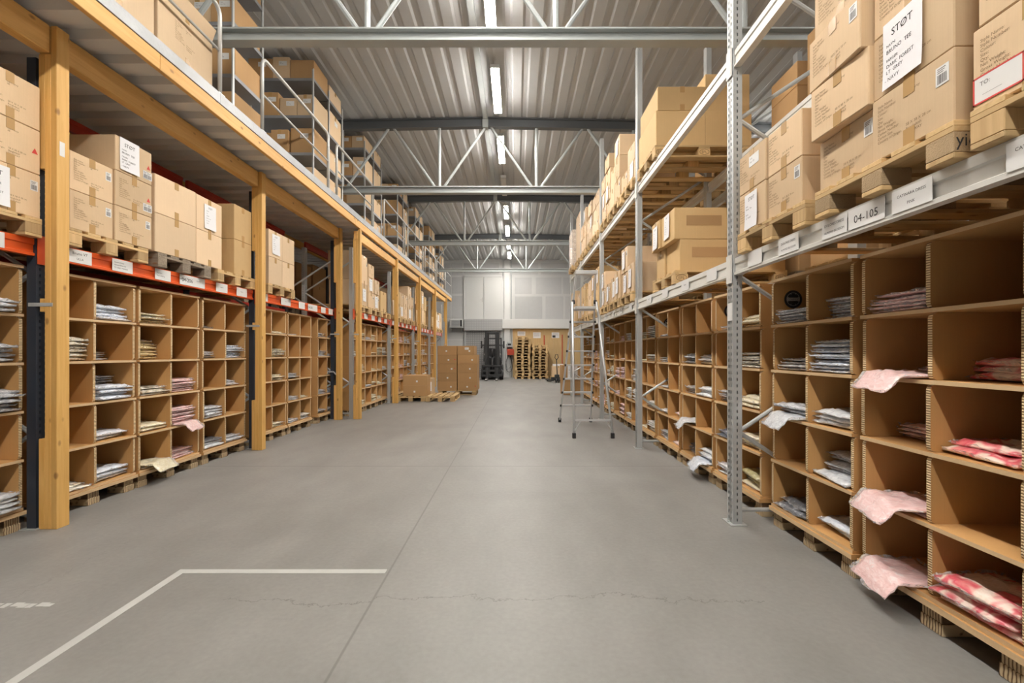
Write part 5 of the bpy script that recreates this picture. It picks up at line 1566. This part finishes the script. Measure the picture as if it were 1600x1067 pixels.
notice(3.0, 2.27, 0.41, 0.30, 'white notice on the plywood behind the ladder')

# wall charger with cables
ch = thing('battery_charger', 'grey and red battery charger with hanging cable loop on the white pillar', 'charger', (-0.36, Y1 - 0.125, 1.30))
part('grey_box', MB().box(-0.11, -0.20, 0.32, 0.15, 0.0, 0.62, 0, 0.02).mesh('grey_box', GALV), ch)
part('display', MB().box(-0.07, -0.205, 0.42, 0.10, -0.2, 0.52).mesh('display', BLACK), ch)
part('red_box', MB().box(-0.10, -0.22, -0.10, 0.26, 0.0, 0.22, 0, 0.02).mesh('red_box', RED_STEEL), ch)
part('handle', MB().tube([(-0.05, -0.2, 0.22), (-0.05, -0.2, 0.30), (0.2, -0.2, 0.30), (0.2, -0.2, 0.22)], 0.015, 6).mesh('handle', BLACK), ch)
part('cable', MB().tube([(0.0 + 0.17 * math.sin(a) * (1 - 0.3 * math.cos(a)), -0.1, -0.55 + 0.45 * math.cos(a)) for a in [k * PI / 12 for k in range(25)]], 0.012, 6).mesh('cable', BLACK, True), ch)
part('cable', MB().tube([(-0.14, -0.08, 0.5), (-0.2, -0.08, -0.3), (-0.1, -0.08, -0.9), (0.1, -0.08, -0.7)], 0.010, 6).mesh('cable', BLACK, True), ch)
# air conditioner
ac = thing('air_conditioner', 'white air conditioner on a wall bracket beside the shutter', 'air conditioner', (-3.15, Y1 - 0.013, 2.62))
part('casing', MB().box(-0.36, -0.40, 0.06, 0.36, -0.001, 0.48, 0, 0.02).mesh('casing', DOOR_WHITE), ac)
g_ = part('grille', MB().box(-0.26, -0.412, 0.10, 0.18, -0.401, 0.44).mesh('grille', GALV), ac)
for k in range(7):
    part('slat', MB().box(-0.25, -0.42, 0.12 + k * 0.045, 0.17, -0.412, 0.14 + k * 0.045).mesh('slat', SHELF_GREY), g_)
part('fan_opening', MB().box(0.20, -0.411, 0.10, 0.30, -0.401, 0.44).mesh('fan_opening', BLACK), ac)
part('bracket', MB().box(-0.40, -0.46, 0.03, 0.40, -0.001, 0.058).box(-0.3, -0.3, -0.14, -0.27, -0.001, 0.03).box(0.27, -0.3, -0.14, 0.3, -0.001, 0.03).mesh('bracket', GALV), ac)

# forklift
fk = thing('forklift', 'dark forklift with raised mast parked facing the aisle before the shutter', 'forklift', (-1.16, 22.35, 0))
for s in (-1, 1):
    part('mast_rail', MB().box(min(s * 0.36, s * 0.22), 0.0, 0.08, max(s * 0.36, s * 0.22), 0.14, 2.36, 0, 0.01).mesh('mast_rail', DARK), fk)
    part('inner_rail', MB().box(min(s * 0.215, s * 0.15), -0.03, 0.10, max(s * 0.215, s * 0.15), 0.08, 2.30, 0, 0.008).mesh('inner_rail', BLACK), fk)
    f_ = MB().box(min(s * 0.30, s * 0.18), -1.0, 0.045, max(s * 0.30, s * 0.18), -0.16, 0.08, 0, 0.008).box(min(s * 0.30, s * 0.18), -0.20, 0.045, max(s * 0.30, s * 0.18), -0.15, 0.62, 1, 0.006)
    part('fork', f_.mesh('fork', [STEEL, DARK]), fk)
    part('front_wheel', MB().cyl((s * 0.46, 0.30, 0.27), 0, 0.27, 0.16, 20).mesh('front_wheel', BLACK, False), fk)
    part('rear_wheel', MB().cyl((s * 0.44, 1.55, 0.22), 0, 0.22, 0.14, 18).mesh('rear_wheel', BLACK), fk)
    part('guard_post', MB().bar((s * 0.44, 0.42, 0.9), (s * 0.40, 0.62, 2.05), 0.06).mesh('guard_post', DARK), fk)
    part('guard_post', MB().bar((s * 0.42, 1.62, 0.9), (s * 0.40, 1.45, 2.05), 0.06).mesh('guard_post', DARK), fk)
    part('mirror', MB().box(s * 0.56 - 0.04, 0.40, 1.55, s * 0.56 + 0.04, 0.42, 1.92, 0, 0.008).bar((s * 0.44, 0.45, 1.6), (s * 0.54, 0.42, 1.66), 0.02).mesh('mirror', BLACK), fk)
    part('headlamp', MB().cyl((s * 0.36, 0.36, 1.25), 1, 0.06, 0.06, 14).mesh('headlamp', STEEL), fk)
part('cross_bar', MB().box(-0.36, 0.02, 2.24, 0.36, 0.12, 2.36, 0, 0.01).mesh('cross_bar', DARK), fk)
part('cross_bar', MB().box(-0.52, 0.02, 1.66, 0.52, 0.09, 1.74, 0, 0.01).mesh('cross_bar', DARK), fk)
part('lift_cylinder', MB().tube([(0, 0.06, 0.2), (0, 0.06, 1.1)], 0.07, 12).tube([(0, 0.06, 1.1), (0, 0.06, 1.5)], 0.04, 10).mesh('lift_cylinder', BLACK, True), fk)
cr = MB()
for z0, z1 in ((0.16, 0.28), (0.40, 0.50), (0.64, 0.74)): cr.box(-0.5, -0.15, z0, 0.5, -0.08, z1, 0, 0.008)
for x in (-0.5, -0.2, 0.14, 0.44): cr.box(x, -0.13, 0.16, x + 0.06, -0.05, 0.74)
part('fork_carriage', cr.mesh('fork_carriage', DARK), fk)
part('chassis', MB().box(-0.50, 0.25, 0.18, 0.50, 1.75, 0.72, 0, 0.05).mesh('chassis', DARK), fk)
part('hood', MB().box(-0.42, 0.85, 0.72, 0.42, 1.72, 1.02, 0, 0.05).mesh('hood', DARK), fk)
part('dashboard', MB().box(-0.40, 0.40, 0.72, 0.40, 0.56, 1.10, 0, 0.03).mesh('dashboard', BLACK), fk)
part('seat', MB().box(-0.24, 0.95, 1.02, 0.24, 1.40, 1.14, 0, 0.03).box(-0.24, 1.36, 1.10, 0.24, 1.48, 1.58, 0, 0.03).mesh('seat', BLACK), fk)
part('steering_wheel', MB().tube([(0.0 + 0.15 * math.cos(a), 0.66 + 0.06 * math.sin(a), 1.22 + 0.12 * math.sin(a)) for a in [k * PI / 8 for k in range(17)]], 0.014, 6).mesh('steering_wheel', BLACK, True), fk)
rf = MB()
for y in (0.62, 0.79, 0.96, 1.13, 1.30, 1.45): rf.box(-0.42, y, 2.04, 0.42, y + 0.04, 2.08)
rf.box(-0.44, 0.58, 2.03, -0.38, 1.50, 2.09).box(0.38, 0.58, 2.03, 0.44, 1.50, 2.09)
part('overhead_guard', rf.mesh('overhead_guard', DARK), fk)

# pallet jack and a carton pallet behind it
pj = thing('pallet_jack', 'dark hand pallet jack with upright handle before the plywood wall', 'pallet jack', (1.85, 20.3, 0), 0.15)
for s in (-1, 1):
    part('fork', MB().box(s * 0.19 - 0.08, 0.15, 0.05, s * 0.19 + 0.08, 1.25, 0.12, 0, 0.01).mesh('fork', DARK), pj)
    part('load_wheel', MB().cyl((s * 0.19, 1.12, 0.041), 0, 0.04, 0.07, 12).mesh('load_wheel', BLACK), pj)
    part('steer_wheel', MB().cyl((s * 0.06, 0.0, 0.1005), 0, 0.10, 0.055, 16).mesh('steer_wheel', BLACK), pj)
part('pump_body', MB().box(-0.10, -0.02, 0.12, 0.10, 0.16, 0.36, 0, 0.02).box(-0.26, 0.10, 0.10, 0.26, 0.18, 0.24, 0, 0.01).mesh('pump_body', DARK), pj)
part('handle', MB().tube([(0, 0.02, 0.34), (-0.05, -0.06, 1.02)], 0.022, 8).tube([(-0.05, -0.06, 1.02), (-0.13, -0.07, 1.12), (-0.10, -0.08, 1.26), (0.0, -0.08, 1.26), (0.03, -0.07, 1.12), (-0.05, -0.06, 1.02)], 0.016, 8).mesh('handle', BLACK, True), pj)
pallet((1.75, 22.6, 0.0006), 0, 'pallet on the floor under the carton beside the shorter empty stack', 'pallets on the floor')
cbox(2.12, 22.95, 0.147, 0.62, 0.6, 0.52, '-y', 'brown carton beside the shorter empty pallet stack, behind the jack', 'cartons near the end wall', mat=CARD)
cbox(2.12, 22.95, 0.669, 0.5, 0.5, 0.09, '-y', 'white flat carton on the brown carton behind the pallet jack', 'cartons near the end wall', mat=PAPER, tape=False)
# cartons at the end of the grey rack
cbox(1.83, 14.72, 0.0006, 0.72, 0.60, 0.44, '-y', 'lower brown carton on the floor at the end of the grey rack', 'cartons by the ladder', mat=CARD_BROWN)
cbox(1.80, 14.75, 0.4416, 0.68, 0.60, 0.50, '-y', 'upper carton at the end of the grey rack, white sheet over its corner', 'cartons by the ladder', mat=CARD_BROWN, sheet=('short', 0.0, 0.30, 1.5))

print('bags', NBAG[0], 'boxes', sum(1 for o in bpy.data.objects if o.name.startswith('cardboard_box')), 'pallets', sum(1 for o in bpy.data.objects if o.name.startswith('wooden_pallet')), 'objects', len(bpy.data.objects))
from collections import Counter
_c = Counter(o.get('label') for o in bpy.data.objects if o.parent is None and o.get('label'))
print('DUP', [k for k, n in _c.items() if n > 1][:20])
print('LEN', [k for k in _c if not 4 <= len(k.split()) <= 16][:20])
